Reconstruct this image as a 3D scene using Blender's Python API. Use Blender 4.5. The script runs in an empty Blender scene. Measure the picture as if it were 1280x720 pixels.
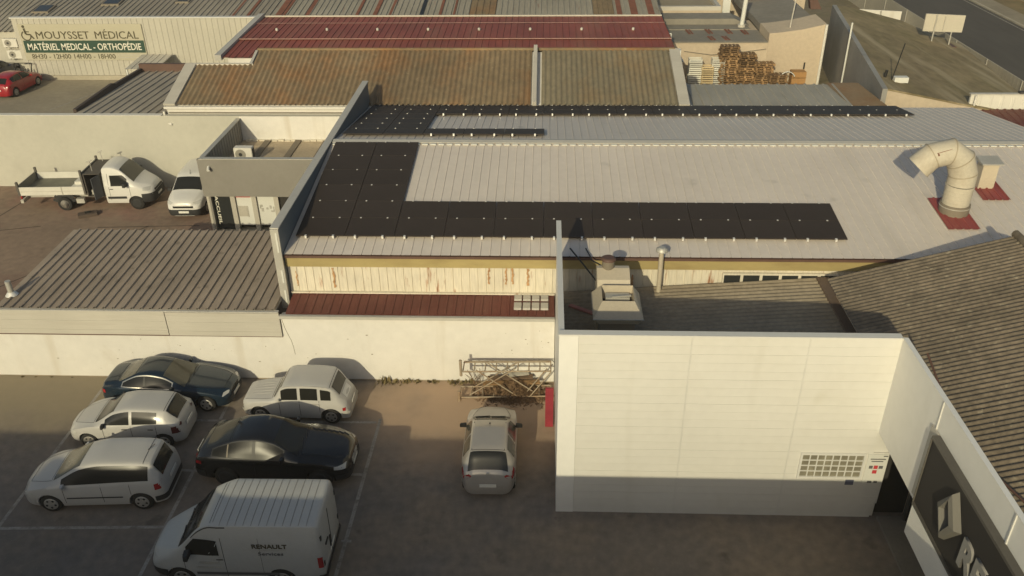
import bpy, bmesh, math, random
import numpy as np
from mathutils import Vector, Matrix
random.seed(7)
S = bpy.context.scene
C = S.collection
R = math.radians

# ------------------------------------------------------------------ camera
def make_camera():
    p, r, y = R(30.26597), R(-0.70252), R(-2.43515)
    f = Vector((math.sin(y)*math.cos(p), math.cos(y)*math.cos(p), -math.sin(p)))
    rt0 = f.cross(Vector((0, 0, 1))).normalized(); up0 = rt0.cross(f)
    rt = rt0*math.cos(r) + up0*math.sin(r); up = -rt0*math.sin(r) + up0*math.cos(r)
    m = Matrix((rt, up, -f)).transposed().to_4x4(); m.translation = Vector((0, 0, 18.5))
    cd = bpy.data.cameras.new('camera'); co = bpy.data.objects.new('camera', cd); C.objects.link(co)
    co.matrix_world = m
    cd.sensor_width = 36; cd.lens = 1071.06*36/1280; cd.clip_end = 1000; cd.clip_start = .1
    S.camera = co
make_camera()

# ------------------------------------------------------------------ light
SUN = Vector((-.28, -1, .44)).normalized()
el = math.asin(SUN.z); az = math.atan2(SUN.x, SUN.y)
w = bpy.data.worlds.new('World'); S.world = w; w.use_nodes = True
nt = w.node_tree; bg = nt.nodes['Background']
sky = nt.nodes.new('ShaderNodeTexSky'); sky.sky_type = 'NISHITA'; sky.sun_disc = False
sky.sun_elevation = el; sky.sun_rotation = az % (2*math.pi); sky.air_density = 1.0; sky.dust_density = 3.0; sky.ozone_density = .6
nt.links.new(sky.outputs[0], bg.inputs[0]); bg.inputs[1].default_value = .095
sd = bpy.data.lights.new('sun', 'SUN'); sd.energy = 3.55; sd.angle = R(.55); sd.color = (1, .86, .6)
so = bpy.data.objects.new('sun', sd); C.objects.link(so)
so.rotation_euler = (-SUN).to_track_quat('-Z', 'Y').to_euler(); so.location = (-20, -40, 40)
vs = S.view_settings; vs.view_transform = 'Standard'; vs.look = 'None'; vs.exposure = -.24; vs.gamma = 1
vs.use_curve_mapping = False
vs.use_white_balance = True; vs.white_balance_temperature = 6600; vs.white_balance_tint = 2

# ------------------------------------------------------------------ materials
MATS = {}
def M(name, col, rough=.7, var=.12, scale=.8, col2=None, amt=.5, lo=.45, hi=.65, scale2=.6, stretch=(1, 1, 1),
      bump=0., bscale=30., metal=0., coat=0., spec=.5, fine=.06):
    if name in MATS: return MATS[name]
    m = bpy.data.materials.new(name); m.use_nodes = True; t = m.node_tree; n = t.nodes; L = t.links
    b = n['Principled BSDF']; b.inputs['Roughness'].default_value = rough; b.inputs['Metallic'].default_value = metal
    b.inputs['Specular IOR Level'].default_value = spec
    if coat: b.inputs['Coat Weight'].default_value = coat; b.inputs['Coat Roughness'].default_value = .06
    tc = n.new('ShaderNodeTexCoord'); mp = n.new('ShaderNodeMapping'); L.new(tc.outputs['Object'], mp.inputs[0])
    mp.inputs['Scale'].default_value = stretch
    c4 = lambda c: (c[0], c[1], c[2], 1)
    src = None
    if col2 is not None:
        nz = n.new('ShaderNodeTexNoise'); nz.inputs['Scale'].default_value = scale2; nz.inputs['Detail'].default_value = 7
        nz.inputs['Roughness'].default_value = .65
        L.new(mp.outputs[0], nz.inputs[0])
        mr = n.new('ShaderNodeMapRange'); mr.inputs[1].default_value = lo; mr.inputs[2].default_value = hi; mr.inputs[4].default_value = amt
        L.new(nz.outputs[0], mr.inputs[0])
        mx = n.new('ShaderNodeMix'); mx.data_type = 'RGBA'; mx.inputs[6].default_value = c4(col); mx.inputs[7].default_value = c4(col2)
        L.new(mr.outputs[0], mx.inputs[0]); src = mx.outputs[2]
    if var or fine:
        n1 = n.new('ShaderNodeTexNoise'); n1.inputs['Scale'].default_value = scale; n1.inputs['Detail'].default_value = 5
        L.new(tc.outputs['Object'], n1.inputs[0])
        n2 = n.new('ShaderNodeTexNoise'); n2.inputs['Scale'].default_value = scale*14; n2.inputs['Detail'].default_value = 3
        L.new(mp.outputs[0], n2.inputs[0])
        a = n.new('ShaderNodeMapRange'); a.inputs[1].default_value = .3; a.inputs[2].default_value = .7
        a.inputs[3].default_value = 1-var; a.inputs[4].default_value = 1+var; L.new(n1.outputs[0], a.inputs[0])
        d = n.new('ShaderNodeMapRange'); d.inputs[1].default_value = .3; d.inputs[2].default_value = .7
        d.inputs[3].default_value = 1-fine; d.inputs[4].default_value = 1+fine; L.new(n2.outputs[0], d.inputs[0])
        mu = n.new('ShaderNodeMath'); mu.operation = 'MULTIPLY'; L.new(a.outputs[0], mu.inputs[0]); L.new(d.outputs[0], mu.inputs[1])
        vm = n.new('ShaderNodeVectorMath'); vm.operation = 'SCALE'
        if src: L.new(src, vm.inputs[0])
        else: vm.inputs[0].default_value = col
        L.new(mu.outputs[0], vm.inputs['Scale']); src = vm.outputs[0]
    if src: L.new(src, b.inputs['Base Color'])
    else: b.inputs['Base Color'].default_value = c4(col)
    if bump:
        nb = n.new('ShaderNodeTexNoise'); nb.inputs['Scale'].default_value = bscale; nb.inputs['Detail'].default_value = 4
        L.new(tc.outputs['Object'], nb.inputs[0])
        bp = n.new('ShaderNodeBump'); bp.inputs['Strength'].default_value = bump; bp.inputs['Distance'].default_value = .02
        L.new(nb.outputs[0], bp.inputs['Height']); L.new(bp.outputs[0], b.inputs['Normal'])
    MATS[name] = m
    return m

asphalt = M('lot_asphalt', (0.185, 0.157, 0.135), .9, .10, .25, (0.3, 0.23, 0.16), .75, .42, .68, .22, bump=.35, bscale=60, fine=.14)
yard_asphalt = M('yard_asphalt', (0.25, 0.18, 0.13), .9, .18, .2, (0.24, 0.125, 0.1), .9, .5, .66, .16, bump=.3, bscale=50, fine=.12)
gravel = M('rear_yard_concrete', (0.3, 0.26, 0.19), .92, .12, .2, (0.25, 0.215, 0.165), .7, .4, .65, .3, bump=.2, fine=.08)
roadm = M('street_asphalt', (.075, .068, .06), .9, .1, .12, (.1, .09, .075), .6, .45, .7, .15, stretch=(1, .15, 1), fine=.08)
earth = M('dry_ground', (.2, .165, .11), .95, .2, .15, (.12, .11, .06), .7, .45, .65, .3, bump=.4, fine=.15)
linem = M('worn_white_paint', (.33, .3, .26), .8, .15, 1.2, (0.17, 0.145, 0.12), .9, .5, .68, 3.0, fine=.15)
cream = M('cream_render', (0.68, 0.655, 0.61), .85, .05, .25, (0.54, 0.49, 0.41), .55, .58, .8, .7, bump=.12, bscale=14, fine=.03)
cream2 = M('pale_yard_render', (0.65, 0.625, 0.565), .85, .05, .3, (0.53, 0.5, 0.43), .5, .56, .8, .5, bump=.1, bscale=12, fine=.03)
ivory = M('ivory_cladding', (0.64, 0.625, 0.585), .5, .03, .3, (0.59, 0.565, 0.5), .4, .5, .75, .5, fine=.02)
ivory_trim = M('ivory_trim', (0.62, 0.61, 0.58), .5, .03, .3, fine=.02)
grey_clad = M('grey_white_cladding', (0.74, 0.73, 0.7), .45, .04, .3, fine=.02)
panelm = M('pale_fascia_sheet', (0.5, 0.47, 0.41), .55, .06, .4, (0.42, 0.38, 0.32), .5, .5, .7, .8, stretch=(.3, 1, 4), fine=.03)
canopy_m = M('dull_grey_sheet', (0.36, 0.29, 0.22), .6, .12, .4, (0.25, 0.2, 0.15), .7, .5, .72, .9, stretch=(1, .3, 1), fine=.07)
white_roof = M('pale_grey_sheet', (.645, .58, .515), .42, .04, .25, (0.58, 0.51, 0.45), .5, .5, .75, .35, fine=.03)
flash_m = M('slate_flashing', (.13, .152, .17), .5, .06, .5, fine=.04)
flash_pale = M('pale_flashing', (0.46, 0.44, 0.4), .5, .06, .5, fine=.04)
olive = M('ochre_fascia', (.36, .285, .125), .7, .1, .4, (.26, .19, .08), .6, .5, .7, 1.2, stretch=(.3, 1, 1), fine=.05)
brownm = M('brown_gutter', (.11, .06, .045), .6, .15, .8, fine=.08)
rusty = M('rusty_cream_cladding', (.64, .585, .475), .7, .09, .5, (.3, .12, .045), .85, .60, .68, 1.5, stretch=(2.4, 1, .3), fine=.09)
redstrip = M('maroon_sheet', (.12, .034, .026), .55, .15, .5, (.17, .07, .05), .5, .5, .7, .7, fine=.08)
redroof = M('oxide_red_sheet', (.25, .062, .042), .6, .16, .25, (0.25, 0.11, 0.07), .7, .48, .7, .5, stretch=(1, .25, 1), fine=.1)
brown_roof = M('weathered_fibre_cement', (0.21, 0.155, 0.092), .9, .2, .22, (0.27, 0.12, 0.038), .8, .45, .7, .3, stretch=(1, .7, 1), fine=.16, bump=.2, bscale=20)
fib_roof = M('beige_fibre_cement', (.18, .145, .105), .9, .16, .5, (.115, .095, .07), .7, .45, .66, 1.3, fine=.24, bump=.2, bscale=22)
low_fib = M('pale_fibre_cement', (.3, .25, .18), .9, .14, .5, (.23, .19, .14), .7, .45, .68, .9, fine=.16, bump=.2, bscale=22)
grey_roof = M('aged_grey_sheet', (.3, .275, .225), .75, .14, .2, (.17, .06, .04), .85, .6, .69, .45, stretch=(3.5, .35, 1), fine=.1)
dark_roof = M('dark_grey_sheet', (.36, .315, .25), .85, .14, .4, (.24, .22, .19), .5, .5, .7, .5, stretch=(1, .3, 1), fine=.08)
moss_roof = M('mossy_roof_sheet', (0.25, 0.195, 0.11), .95, .22, .14, (0.15, 0.125, 0.055), .85, .42, .66, .22, stretch=(1, .6, 1), bump=.4, bscale=8, fine=.18)
flat_roof = M('grey_felt', (.23, .21, .175), .85, .14, .2, (.3, .27, .22), .5, .5, .7, .5, fine=.08)
rust_plain = M('rust', (.2, .075, .045), .9, .2, 2.0, fine=.15)
beige_wall = M('beige_block_wall', (.52, .43, .32), .9, .08, .3, (.43, .34, .25), .6, .5, .72, .6, bump=.15, fine=.06)
dark_wall = M('grey_metal_wall', (.27, .26, .24), .6, .16, .25, (.38, .36, .33), .6, .5, .7, .35, fine=.05)
solar = M('solar_glass', (0.046, 0.036, 0.03), .55, .12, .6, fine=.04, spec=.18)
alu = M('aluminium', (.72, .7, .66), .4, .03, 2, metal=.3, fine=.02)
galv = M('galvanised_metal', (.5, .48, .43), .5, .1, 1.5, metal=.35, fine=.05)
duct_m = M('cream_duct', (.5, .455, .37), .62, .08, .8, (.38, .32, .24), .65, .5, .72, 1.6, fine=.06, spec=.3)
duct_band = M('dull_band', (.2, .17, .13), .6, .1, 2)
red_flash = M('red_flashing', (.26, .06, .055), .55, .1, 1.5, fine=.06)
red_paint = M('red_board_paint', (.26, .03, .045), .5, .12, 2.0, fine=.08)
hood_m = M('beige_cowl', (.5, .435, .335), .5, .06, 1.0, (.36, .31, .24), .5, .5, .7, 2, fine=.04)
black_m = M('black', (.012, .012, .012), .5, 0, fine=0)
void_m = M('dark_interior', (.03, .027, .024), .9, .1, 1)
kiosk_m = M('taupe_fascia', (0.225, 0.21, 0.185), .6, .05, .5, (0.19, 0.175, 0.15), .5, .5, .7, .6, fine=.03)
kiosk_in = M('grey_inner_cladding', (.28, .26, .22), .6, .08, .5, fine=.04)
kiosk_roof = M('tan_deck', (.46, .37, .255), .85, .12, .5, (.28, .22, .15), .6, .5, .7, .8, fine=.07)
doorw = M('white_door_sheet', (0.64, 0.635, 0.59), .5, .03, 1, fine=.02)
frame_m = M('grey_door_frame', (.45, .42, .36), .5, .05, 1)
dglass = M('dark_glass', (.03, .032, .032), .12, 0, fine=0, spec=.6)
white_paint = M('white_car_paint', (.46, .445, .42), .32, .03, .8, (0.5, 0.48, 0.44), .4, .5, .8, 1.6, coat=.35, fine=.01)
clean_white = M('clean_white_paint', (.64, .625, .59), .32, .03, .8, (.54, .52, .48), .4, .5, .8, 1.6, coat=.35, fine=.01)
van_paint = M('white_van_paint', (.44, .435, .415), .4, .04, .8, (0.4, 0.38, 0.34), .5, .5, .75, 1.3, coat=.2, fine=.02)
blue_paint = M('blue_grey_car_paint', (.016, .03, .048), .25, .03, .8, coat=.5, fine=.01, metal=.3)
black_paint = M('black_car_paint', (.012, .012, .013), .22, .05, .8, coat=.5, fine=.01)
silver_paint = M('silver_car_paint', (.42, .39, .355), .3, .04, .8, coat=.4, metal=.35, fine=.01)
red_car = M('red_car_paint', (.32, .012, .02), .3, .04, .8, coat=.4, fine=.01)
navy_car = M('navy_car_paint', (.03, .035, .06), .3, .04, .8, coat=.4, fine=.01)
glass_m = M('tinted_car_glass', (.02, .02, .018), .14, 0, fine=0, spec=.45)
deep_tint = M('deep_tinted_glass', (.016, .016, .015), .3, 0, fine=0, spec=.22)
glass_l = M('clear_car_glass', (.085, .08, .062), .14, .1, 2, fine=.02, spec=.5)
tyre_m = M('tyre_rubber', (.018, .017, .016), .85, .1, 3)
rim_m = M('rim_alloy', (.42, .4, .37), .4, .05, 3, metal=.4)
steel_rim = M('steel_rim', (.3, .28, .25), .5, .1, 3, metal=.3)
plast = M('black_plastic', (.025, .025, .026), .6, .05, 3)
arch_m = M('arch_liner', (.01, .01, .01), .9, 0, fine=0)
lamp_r = M('red_lamp', (.3, .012, .016), .2, .05, 5, coat=.4)
lamp_w = M('clear_lamp', (.5, .49, .46), .15, .05, 5, coat=.4)
chrome = M('chrome', (.6, .57, .5), .3, 0, metal=.75, fine=0)
plate_m = M('number_plate', (.7, .69, .64), .5, .04, 8)
wood = M('weathered_pallet_wood', (.2, .12, .055), .9, .2, .7, (.32, .2, .1), .6, .45, .65, 1.5, fine=.15)
wood_l = M('pale_crate_wood', (.55, .43, .25), .85, .12, 1, fine=.1)
wood_o = M('orange_ply', (.38, .21, .08), .8, .12, 1, fine=.08)
white_crate = M('white_crate_slats', (.68, .66, .58), .7, .06, 1, fine=.04)
grass_m = M('weed_green', (.16, .13, .06), .9, .3, 2, (.2, .15, .06), .8, .4, .65, 3)
dry_m = M('dry_brush_brown', (.14, .085, .045), .9, .3, 2, (.22, .14, .08), .7, .4, .65, 4)
ink = M('dark_olive_ink', (.07, .06, .03), .7, .03, 1, fine=.02)
green_band = M('dark_green_band', (.018, .055, .035), .6, .04, 1, fine=.02)
sign_pale = M('pale_sign_face', (.44, .41, .31), .6, .03, 1, fine=.02)
letter_w = M('white_lettering', (.75, .72, .62), .5, .02, 1, fine=.01)
letter_g = M('grey_lettering', (.12, .12, .12), .6, .03, 1, fine=.01)
sign_dark = M('charcoal_sign_face', (.022, .019, .018), .75, .06, 1, fine=.03)
sign_frame = M('charcoal_sign_frame', (.1, .092, .08), .5, .05, 1)
glassblock = M('glass_block', (.2, .185, .14), .25, .12, 3, (.3, .28, .21), .6, .4, .65, 2.5, fine=.05)
sticker_blue = M('blue_grey_sticker', (.1, .11, .16), .6, .05, 2)
red_ink = M('red_print', (.5, .05, .06), .6, .05, 3)
board_back = M('billboard_back', (.5, .46, .38), .7, .06, .5, fine=.03)
fence_b = M('beige_fence_panel', (.4, .33, .21), .85, .1, .4, fine=.06)
fence_w = M('pale_fence_panel', (.42, .38, .3), .8, .08, .4, fine=.05)
kerbm = M('kerb_concrete', (.4, .36, .28), .9, .1, .5, fine=.07)
dome_m = M('milky_dome', (.55, .52, .46), .35, .05, 1)
bed_m = M('truck_bed_floor', (.16, .155, .12), .7, .2, 1, fine=.1)
bed_side = M('pale_drop_side', (.62, .6, .54), .45, .06, 1.2, fine=.04)

def sunlit_tint(m, centre, radius, col, amt=.9):
    # sunlit ground put into the colour: a paler dusty-brown area, uneven edge
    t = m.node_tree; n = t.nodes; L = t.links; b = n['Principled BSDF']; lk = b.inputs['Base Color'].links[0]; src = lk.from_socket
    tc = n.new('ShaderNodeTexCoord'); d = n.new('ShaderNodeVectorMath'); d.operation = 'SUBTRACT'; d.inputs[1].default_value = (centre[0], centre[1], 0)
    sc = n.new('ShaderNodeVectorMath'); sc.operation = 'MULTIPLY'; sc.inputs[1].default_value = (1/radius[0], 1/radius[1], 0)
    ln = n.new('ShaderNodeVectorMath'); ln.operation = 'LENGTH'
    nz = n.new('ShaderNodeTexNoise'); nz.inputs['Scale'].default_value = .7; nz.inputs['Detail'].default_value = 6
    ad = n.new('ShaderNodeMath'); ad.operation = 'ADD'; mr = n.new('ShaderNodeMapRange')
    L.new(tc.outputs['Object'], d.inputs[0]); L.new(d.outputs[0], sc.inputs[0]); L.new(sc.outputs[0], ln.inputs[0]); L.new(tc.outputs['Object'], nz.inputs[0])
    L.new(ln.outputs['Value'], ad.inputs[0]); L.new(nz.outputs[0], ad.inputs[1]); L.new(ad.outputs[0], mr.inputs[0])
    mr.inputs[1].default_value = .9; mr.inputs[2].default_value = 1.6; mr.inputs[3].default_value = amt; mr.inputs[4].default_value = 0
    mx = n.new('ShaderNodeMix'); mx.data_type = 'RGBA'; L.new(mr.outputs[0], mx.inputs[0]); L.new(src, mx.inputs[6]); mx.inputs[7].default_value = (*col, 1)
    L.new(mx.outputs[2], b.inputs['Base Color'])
def spots(m, scale, lo, hi, col, amt):
    # oil spots and small dark stains
    t = m.node_tree; n = t.nodes; L = t.links; b = n['Principled BSDF']; src = b.inputs['Base Color'].links[0].from_socket
    tc = n.new('ShaderNodeTexCoord'); nz = n.new('ShaderNodeTexNoise'); nz.inputs['Scale'].default_value = scale; nz.inputs['Detail'].default_value = 3
    L.new(tc.outputs['Object'], nz.inputs[0]); mr = n.new('ShaderNodeMapRange'); mr.inputs[1].default_value = lo; mr.inputs[2].default_value = hi; mr.inputs[4].default_value = amt
    L.new(nz.outputs[0], mr.inputs[0]); mx = n.new('ShaderNodeMix'); mx.data_type = 'RGBA'; L.new(mr.outputs[0], mx.inputs[0]); L.new(src, mx.inputs[6]); mx.inputs[7].default_value = (*col, 1)
    L.new(mx.outputs[2], b.inputs['Base Color'])
def per_object(m, lo, hi):
    # every copy a little lighter or darker
    t = m.node_tree; n = t.nodes; L = t.links; b = n['Principled BSDF']; src = b.inputs['Base Color'].links[0].from_socket
    oi = n.new('ShaderNodeObjectInfo'); mr = n.new('ShaderNodeMapRange'); mr.inputs[3].default_value = lo; mr.inputs[4].default_value = hi
    vm = n.new('ShaderNodeVectorMath'); vm.operation = 'SCALE'; L.new(oi.outputs['Random'], mr.inputs[0]); L.new(src, vm.inputs[0]); L.new(mr.outputs[0], vm.inputs['Scale']); L.new(vm.outputs[0], b.inputs['Base Color'])
per_object(wood, .5, 1.45); per_object(white_crate, .75, 1.1); per_object(wood_l, .8, 1.15); per_object(solar, .93, 1.08)
def streaks(m, rot, scl, lo, hi, col, amt):
    # long pale lichen runs down the slope
    t = m.node_tree; n = t.nodes; L = t.links; b = n['Principled BSDF']; src = b.inputs['Base Color'].links[0].from_socket
    tc = n.new('ShaderNodeTexCoord'); mp = n.new('ShaderNodeMapping'); mp.inputs['Rotation'].default_value = (0, 0, rot); m2 = n.new('ShaderNodeMapping'); m2.inputs['Scale'].default_value = scl
    L.new(tc.outputs['Object'], mp.inputs[0]); L.new(mp.outputs[0], m2.inputs[0])
    nz = n.new('ShaderNodeTexNoise'); nz.inputs['Scale'].default_value = 1; nz.inputs['Detail'].default_value = 5; L.new(m2.outputs[0], nz.inputs[0])
    mr = n.new('ShaderNodeMapRange'); mr.inputs[1].default_value = lo; mr.inputs[2].default_value = hi; mr.inputs[4].default_value = amt; L.new(nz.outputs[0], mr.inputs[0])
    mx = n.new('ShaderNodeMix'); mx.data_type = 'RGBA'; L.new(mr.outputs[0], mx.inputs[0]); L.new(src, mx.inputs[6]); mx.inputs[7].default_value = (*col, 1); L.new(mx.outputs[2], b.inputs['Base Color'])
streaks(cream, 0, (1.6, 1, .14), .58, .76, (.5, .44, .35), .45); streaks(cream2, 0, (1.6, 1, .14), .58, .76, (.5, .45, .36), .4); streaks(ivory, 0, (1.1, 1, .1), .6, .8, (.5, .475, .41), .35); streaks(white_roof, 0, (.9, .08, 1), .56, .76, (.5, .455, .4), .4); streaks(grey_clad, 0, (1, 1.2, .1), .6, .8, (.6, .58, .53), .4)
streaks(moss_roof, R(-9), (.75, .06, 1), .54, .66, (.4, .335, .22), .7)
spots(asphalt, 1.1, .64, .74, (.07, .058, .05), .55); spots(asphalt, 9, .62, .72, (.3, .26, .21), .3); spots(yard_asphalt, .9, .62, .74, (.09, .06, .045), .5)
spots(fib_roof, 5, .62, .72, (.34, .3, .22), .6); spots(white_roof, .8, .68, .78, (.38, .35, .31), .5); spots(brown_roof, 4, .64, .72, (.3, .25, .16), .5)
spots(canopy_m, 2.2, .62, .72, (.14, .11, .08), .5); spots(ivory, .5, .66, .8, (.5, .47, .39), .5)
sunlit_tint(asphalt, (-17.5, 24.2), (5.5, 3.0), (.29, .24, .155), .75)  # sun on the left of the lot, painted paler into the asphalt
sunlit_tint(asphalt, (-2.2, 23.4), (4.8, 3.4), (.44, .31, .21))  # sunlit ground by the scaffold, painted brighter and warmer

# ------------------------------------------------------------------ mesh builder
class MB:
    def __init__(s): s.v = []; s.f = []; s.sm = []
    def add(s, vs, fs, smooth=False):
        o = len(s.v); s.v += [tuple(map(float, v)) for v in vs]
        for f in fs: s.f.append(tuple(i+o for i in f)); s.sm.append(smooth)
        return s
    def box(s, x0, x1, y0, y1, z0, z1):
        vs = [(x, y, z) for z in (z0, z1) for y in (y0, y1) for x in (x0, x1)]
        return s.add(vs, [(0, 2, 3, 1), (4, 5, 7, 6), (0, 1, 5, 4), (2, 6, 7, 3), (0, 4, 6, 2), (1, 3, 7, 5)])
    def bar(s, a, b, w, h, up=(0, 0, 1)):
        a = Vector(a); b = Vector(b); d = (b-a).normalized(); u = Vector(up)
        if abs(d.dot(u)) > .98: u = Vector((0, 1, 0))
        x = d.cross(u).normalized(); y = x.cross(d)
        vs = [tuple(p + x*sx*w/2 + y*sy*h/2) for p in (a, b) for sx, sy in ((-1, -1), (1, -1), (1, 1), (-1, 1))]
        return s.add(vs, [(3, 2, 1, 0), (4, 5, 6, 7), (0, 1, 5, 4), (1, 2, 6, 5), (2, 3, 7, 6), (3, 0, 4, 7)])
    def tube(s, pts, r, n=8, caps=True):
        pts = [Vector(p) for p in pts]; rr = r if isinstance(r, (list, tuple)) else [r]*len(pts)
        vs = []
        for i, p in enumerate(pts):
            d = (pts[min(i+1, len(pts)-1)] - pts[max(i-1, 0)]).normalized()
            u = Vector((0, 0, 1)) if abs(d.z) < .95 else Vector((1, 0, 0))
            x = d.cross(u).normalized(); y = x.cross(d)
            for k in range(n):
                a = 2*math.pi*k/n; vs.append(tuple(p + (x*math.cos(a) + y*math.sin(a))*rr[i]))
        fs = []
        for i in range(len(pts)-1):
            for k in range(n):
                fs.append((i*n+k, i*n+(k+1) % n, (i+1)*n+(k+1) % n, (i+1)*n+k))
        s.add(vs, fs, True)
        if caps:
            s.add(vs[:n], [tuple(range(n))[::-1]]); s.add(vs[-n:], [tuple(range(n))])
        return s
    def prism(s, poly, axis, a, b):
        # poly of 2-D points; axis 'x': (y,z) / 'y': (x,z) / 'z': (x,y)
        def P(p, t): return {'x': (t, p[0], p[1]), 'y': (p[0], t, p[1]), 'z': (p[0], p[1], t)}[axis]
        n = len(poly); vs = [P(p, a) for p in poly] + [P(p, b) for p in poly]
        fs = [tuple(range(n))[::-1], tuple(range(n, 2*n))] + [(i, (i+1) % n, n+(i+1) % n, n+i) for i in range(n)]
        return s.add(vs, fs)
    def hull8(s, bottom, top):
        vs = list(bottom)+list(top); n = len(bottom)
        return s.add(vs, [tuple(range(n))[::-1], tuple(range(n, 2*n))] + [(i, (i+1) % n, n+(i+1) % n, n+i) for i in range(n)])
    def quad(s, a, b, c, d): return s.add([a, b, c, d], [(0, 1, 2, 3)])
    def corr(s, p0, pu, pv, pitch, h, kind='trap', rows=1, jit=0., thick=.0):
        p0 = Vector(p0); u = Vector(pu)-p0; v = Vector(pv)-p0; n = u.cross(v).normalized(); L = u.length
        k = max(1, round(L/pitch))
        if kind == 'trap': prof = [(0, 0), (.66, 0), (.73, 1), (.93, 1)]
        elif kind == 'seam': prof = [(0, 0), (.9, 0), (.925, 1), (.965, 1), (.99, 0)]
        else: prof = [(i/6, .5-.5*math.cos(2*math.pi*i/6)) for i in range(6)]
        us = [((i+a)/k, b) for i in range(k) for a, b in prof] + [(1, 0)]
        m = len(us); vs = []
        for r in range(rows+1):
            for a, b in us:
                q = p0 + u*a + v*(r/rows) + n*(h*b + (random.uniform(-jit, jit) if jit else 0))
                vs.append(tuple(q))
        fs = [(r*m+i, r*m+i+1, (r+1)*m+i+1, (r+1)*m+i) for r in range(rows) for i in range(m-1)]
        return s.add(vs, fs, kind == 'sine')
    def build(s, name, mat, parent=None, recalc=True, bev=0.):
        me = bpy.data.meshes.new(name); me.from_pydata(s.v, [], s.f)
        me.polygons.foreach_set('use_smooth', s.sm)
        bm = bmesh.new(); bm.from_mesh(me)
        if recalc: bmesh.ops.recalc_face_normals(bm, faces=bm.faces)
        if bev: bmesh.ops.bevel(bm, geom=bm.edges[:], offset=bev, segments=2, affect='EDGES')
        bm.to_mesh(me); bm.free()
        me.materials.append(mat)
        o = bpy.data.objects.new(name, me); C.objects.link(o)
        if parent: o.parent = parent
        return o

WORLD_ROOTS = []
def tag(o, label=None, cat=None, group=None, kind=None):
    if label: o['label'] = label
    if cat: o['category'] = cat
    if group: o['group'] = group
    if kind: o['kind'] = kind
    return o
def thing(name, label, cat, group=None, world=True):
    o = bpy.data.objects.new(name, None); C.objects.link(o); o.empty_display_size = .3
    tag(o, label, cat, group)
    if world: WORLD_ROOTS.append(o)
    return o
def one(mb, name, mat, label, cat, group=None, kind=None, **k):
    o = mb.build(name, mat, **k); tag(o, label, cat, group, kind); WORLD_ROOTS.append(o); return o
def struct(mb, name, mat):
    o = mb.build(name, mat); o['kind'] = 'structure'; return o
def settle():
    kids = {}
    for o in bpy.data.objects:
        if o.parent: kids.setdefault(o.parent, []).append(o)
    def meshes(o):
        out = [o] if o.type == 'MESH' else []
        for c in kids.get(o, []): out += meshes(c)
        return out
    for r in WORLD_ROOTS:
        ms = meshes(r)
        if not ms: continue
        lo = Vector((1e9,)*3); hi = Vector((-1e9,)*3)
        for o in ms:
            for v in o.data.vertices:
                for i in range(3): lo[i] = min(lo[i], v.co[i]); hi[i] = max(hi[i], v.co[i])
        b = Vector(((lo.x+hi.x)/2, (lo.y+hi.y)/2, lo.z))
        for o in ms: o.data.transform(Matrix.Translation(-b))
        r.location = b
def text_mesh(txt, size, name, mat, parent, mtx, ext=.008, bold=0., xscale=1.):
    cu = bpy.data.curves.new('lettering', 'FONT'); cu.body = txt; cu.size = size; cu.extrude = ext; cu.offset = bold
    cu.align_x = 'LEFT'; cu.resolution_u = 3
    tmp = bpy.data.objects.new('lettering_tmp', cu); C.objects.link(tmp)
    dg = bpy.context.evaluated_depsgraph_get()
    me = bpy.data.meshes.new_from_object(tmp.evaluated_get(dg))
    bpy.data.objects.remove(tmp); bpy.data.curves.remove(cu)
    me.transform(mtx @ Matrix.Diagonal((xscale, 1, 1, 1)))
    me.materials.clear(); me.materials.append(mat)
    o = bpy.data.objects.new(name, me); C.objects.link(o)
    if parent: o.parent = parent
    return o
def frame_mtx(o, xd, yd):
    x = Vector(xd).normalized(); y = Vector(yd).normalized(); z = x.cross(y)
    m = Matrix((x, y, z)).transposed().to_4x4(); m.translation = Vector(o); return m
def fit_text(txt, width, height, name, mat, parent, o, xd, yd, ext=.008, bold=0.):
    # lettering scaled to a given width and cap height
    ob = text_mesh(txt, 1.0, name, mat, parent, Matrix.Identity(4), ext, bold)
    xs = [v.co.x for v in ob.data.vertices]; ys = [v.co.y for v in ob.data.vertices]
    sx = width/(max(xs)-min(xs)); sy = height/.73
    ob.data.transform(frame_mtx(o, xd, yd) @ Matrix.Diagonal((sx, sy, 1, 1)) @ Matrix.Translation((-min(xs), 0, 0)))
    return ob
ORD = ['', 'first', 'second', 'third', 'fourth', 'fifth', 'sixth', 'seventh', 'eighth', 'ninth', 'tenth', 'eleventh', 'twelfth', 'thirteenth',
       'fourteenth', 'fifteenth', 'sixteenth', 'seventeenth', 'eighteenth', 'nineteenth', 'twentieth', 'twenty-first', 'twenty-second', 'twenty-third', 'twenty-fourth', 'twenty-fifth']
# ================================================================== the setting
def sheet(name, poly, z, mat, sub=0):
    mb = MB(); mb.add([(x, y, z) for x, y in poly], [tuple(range(len(poly)))]); return struct(mb, name, mat)
sheet('ground', [(-160, -40), (160, -40), (160, 260), (-160, 260)], 0, earth)
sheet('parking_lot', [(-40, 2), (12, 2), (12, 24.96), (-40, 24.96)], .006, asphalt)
sheet('delivery_yard', [(-60, 25.24), (-9.3, 25.24), (-9.3, 42.2), (-60, 42.2)], .006, yard_asphalt)
sheet('rear_car_park', [(-60, 42.5), (-20, 42.5), (-20, 61.9), (-60, 61.9)], .006, gravel)
sheet('storage_yard', [(7.4, 43), (19, 43), (19, 59.9), (7.4, 59.9)], .006, gravel)
sheet('street', [(30.2, 20), (41.5, 20), (41.5, 180), (30.2, 180)], .010, roadm)
sheet('road_edge_line', [(41.0, 20), (41.12, 20), (41.12, 180), (41.0, 180)], .016, linem)
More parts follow.
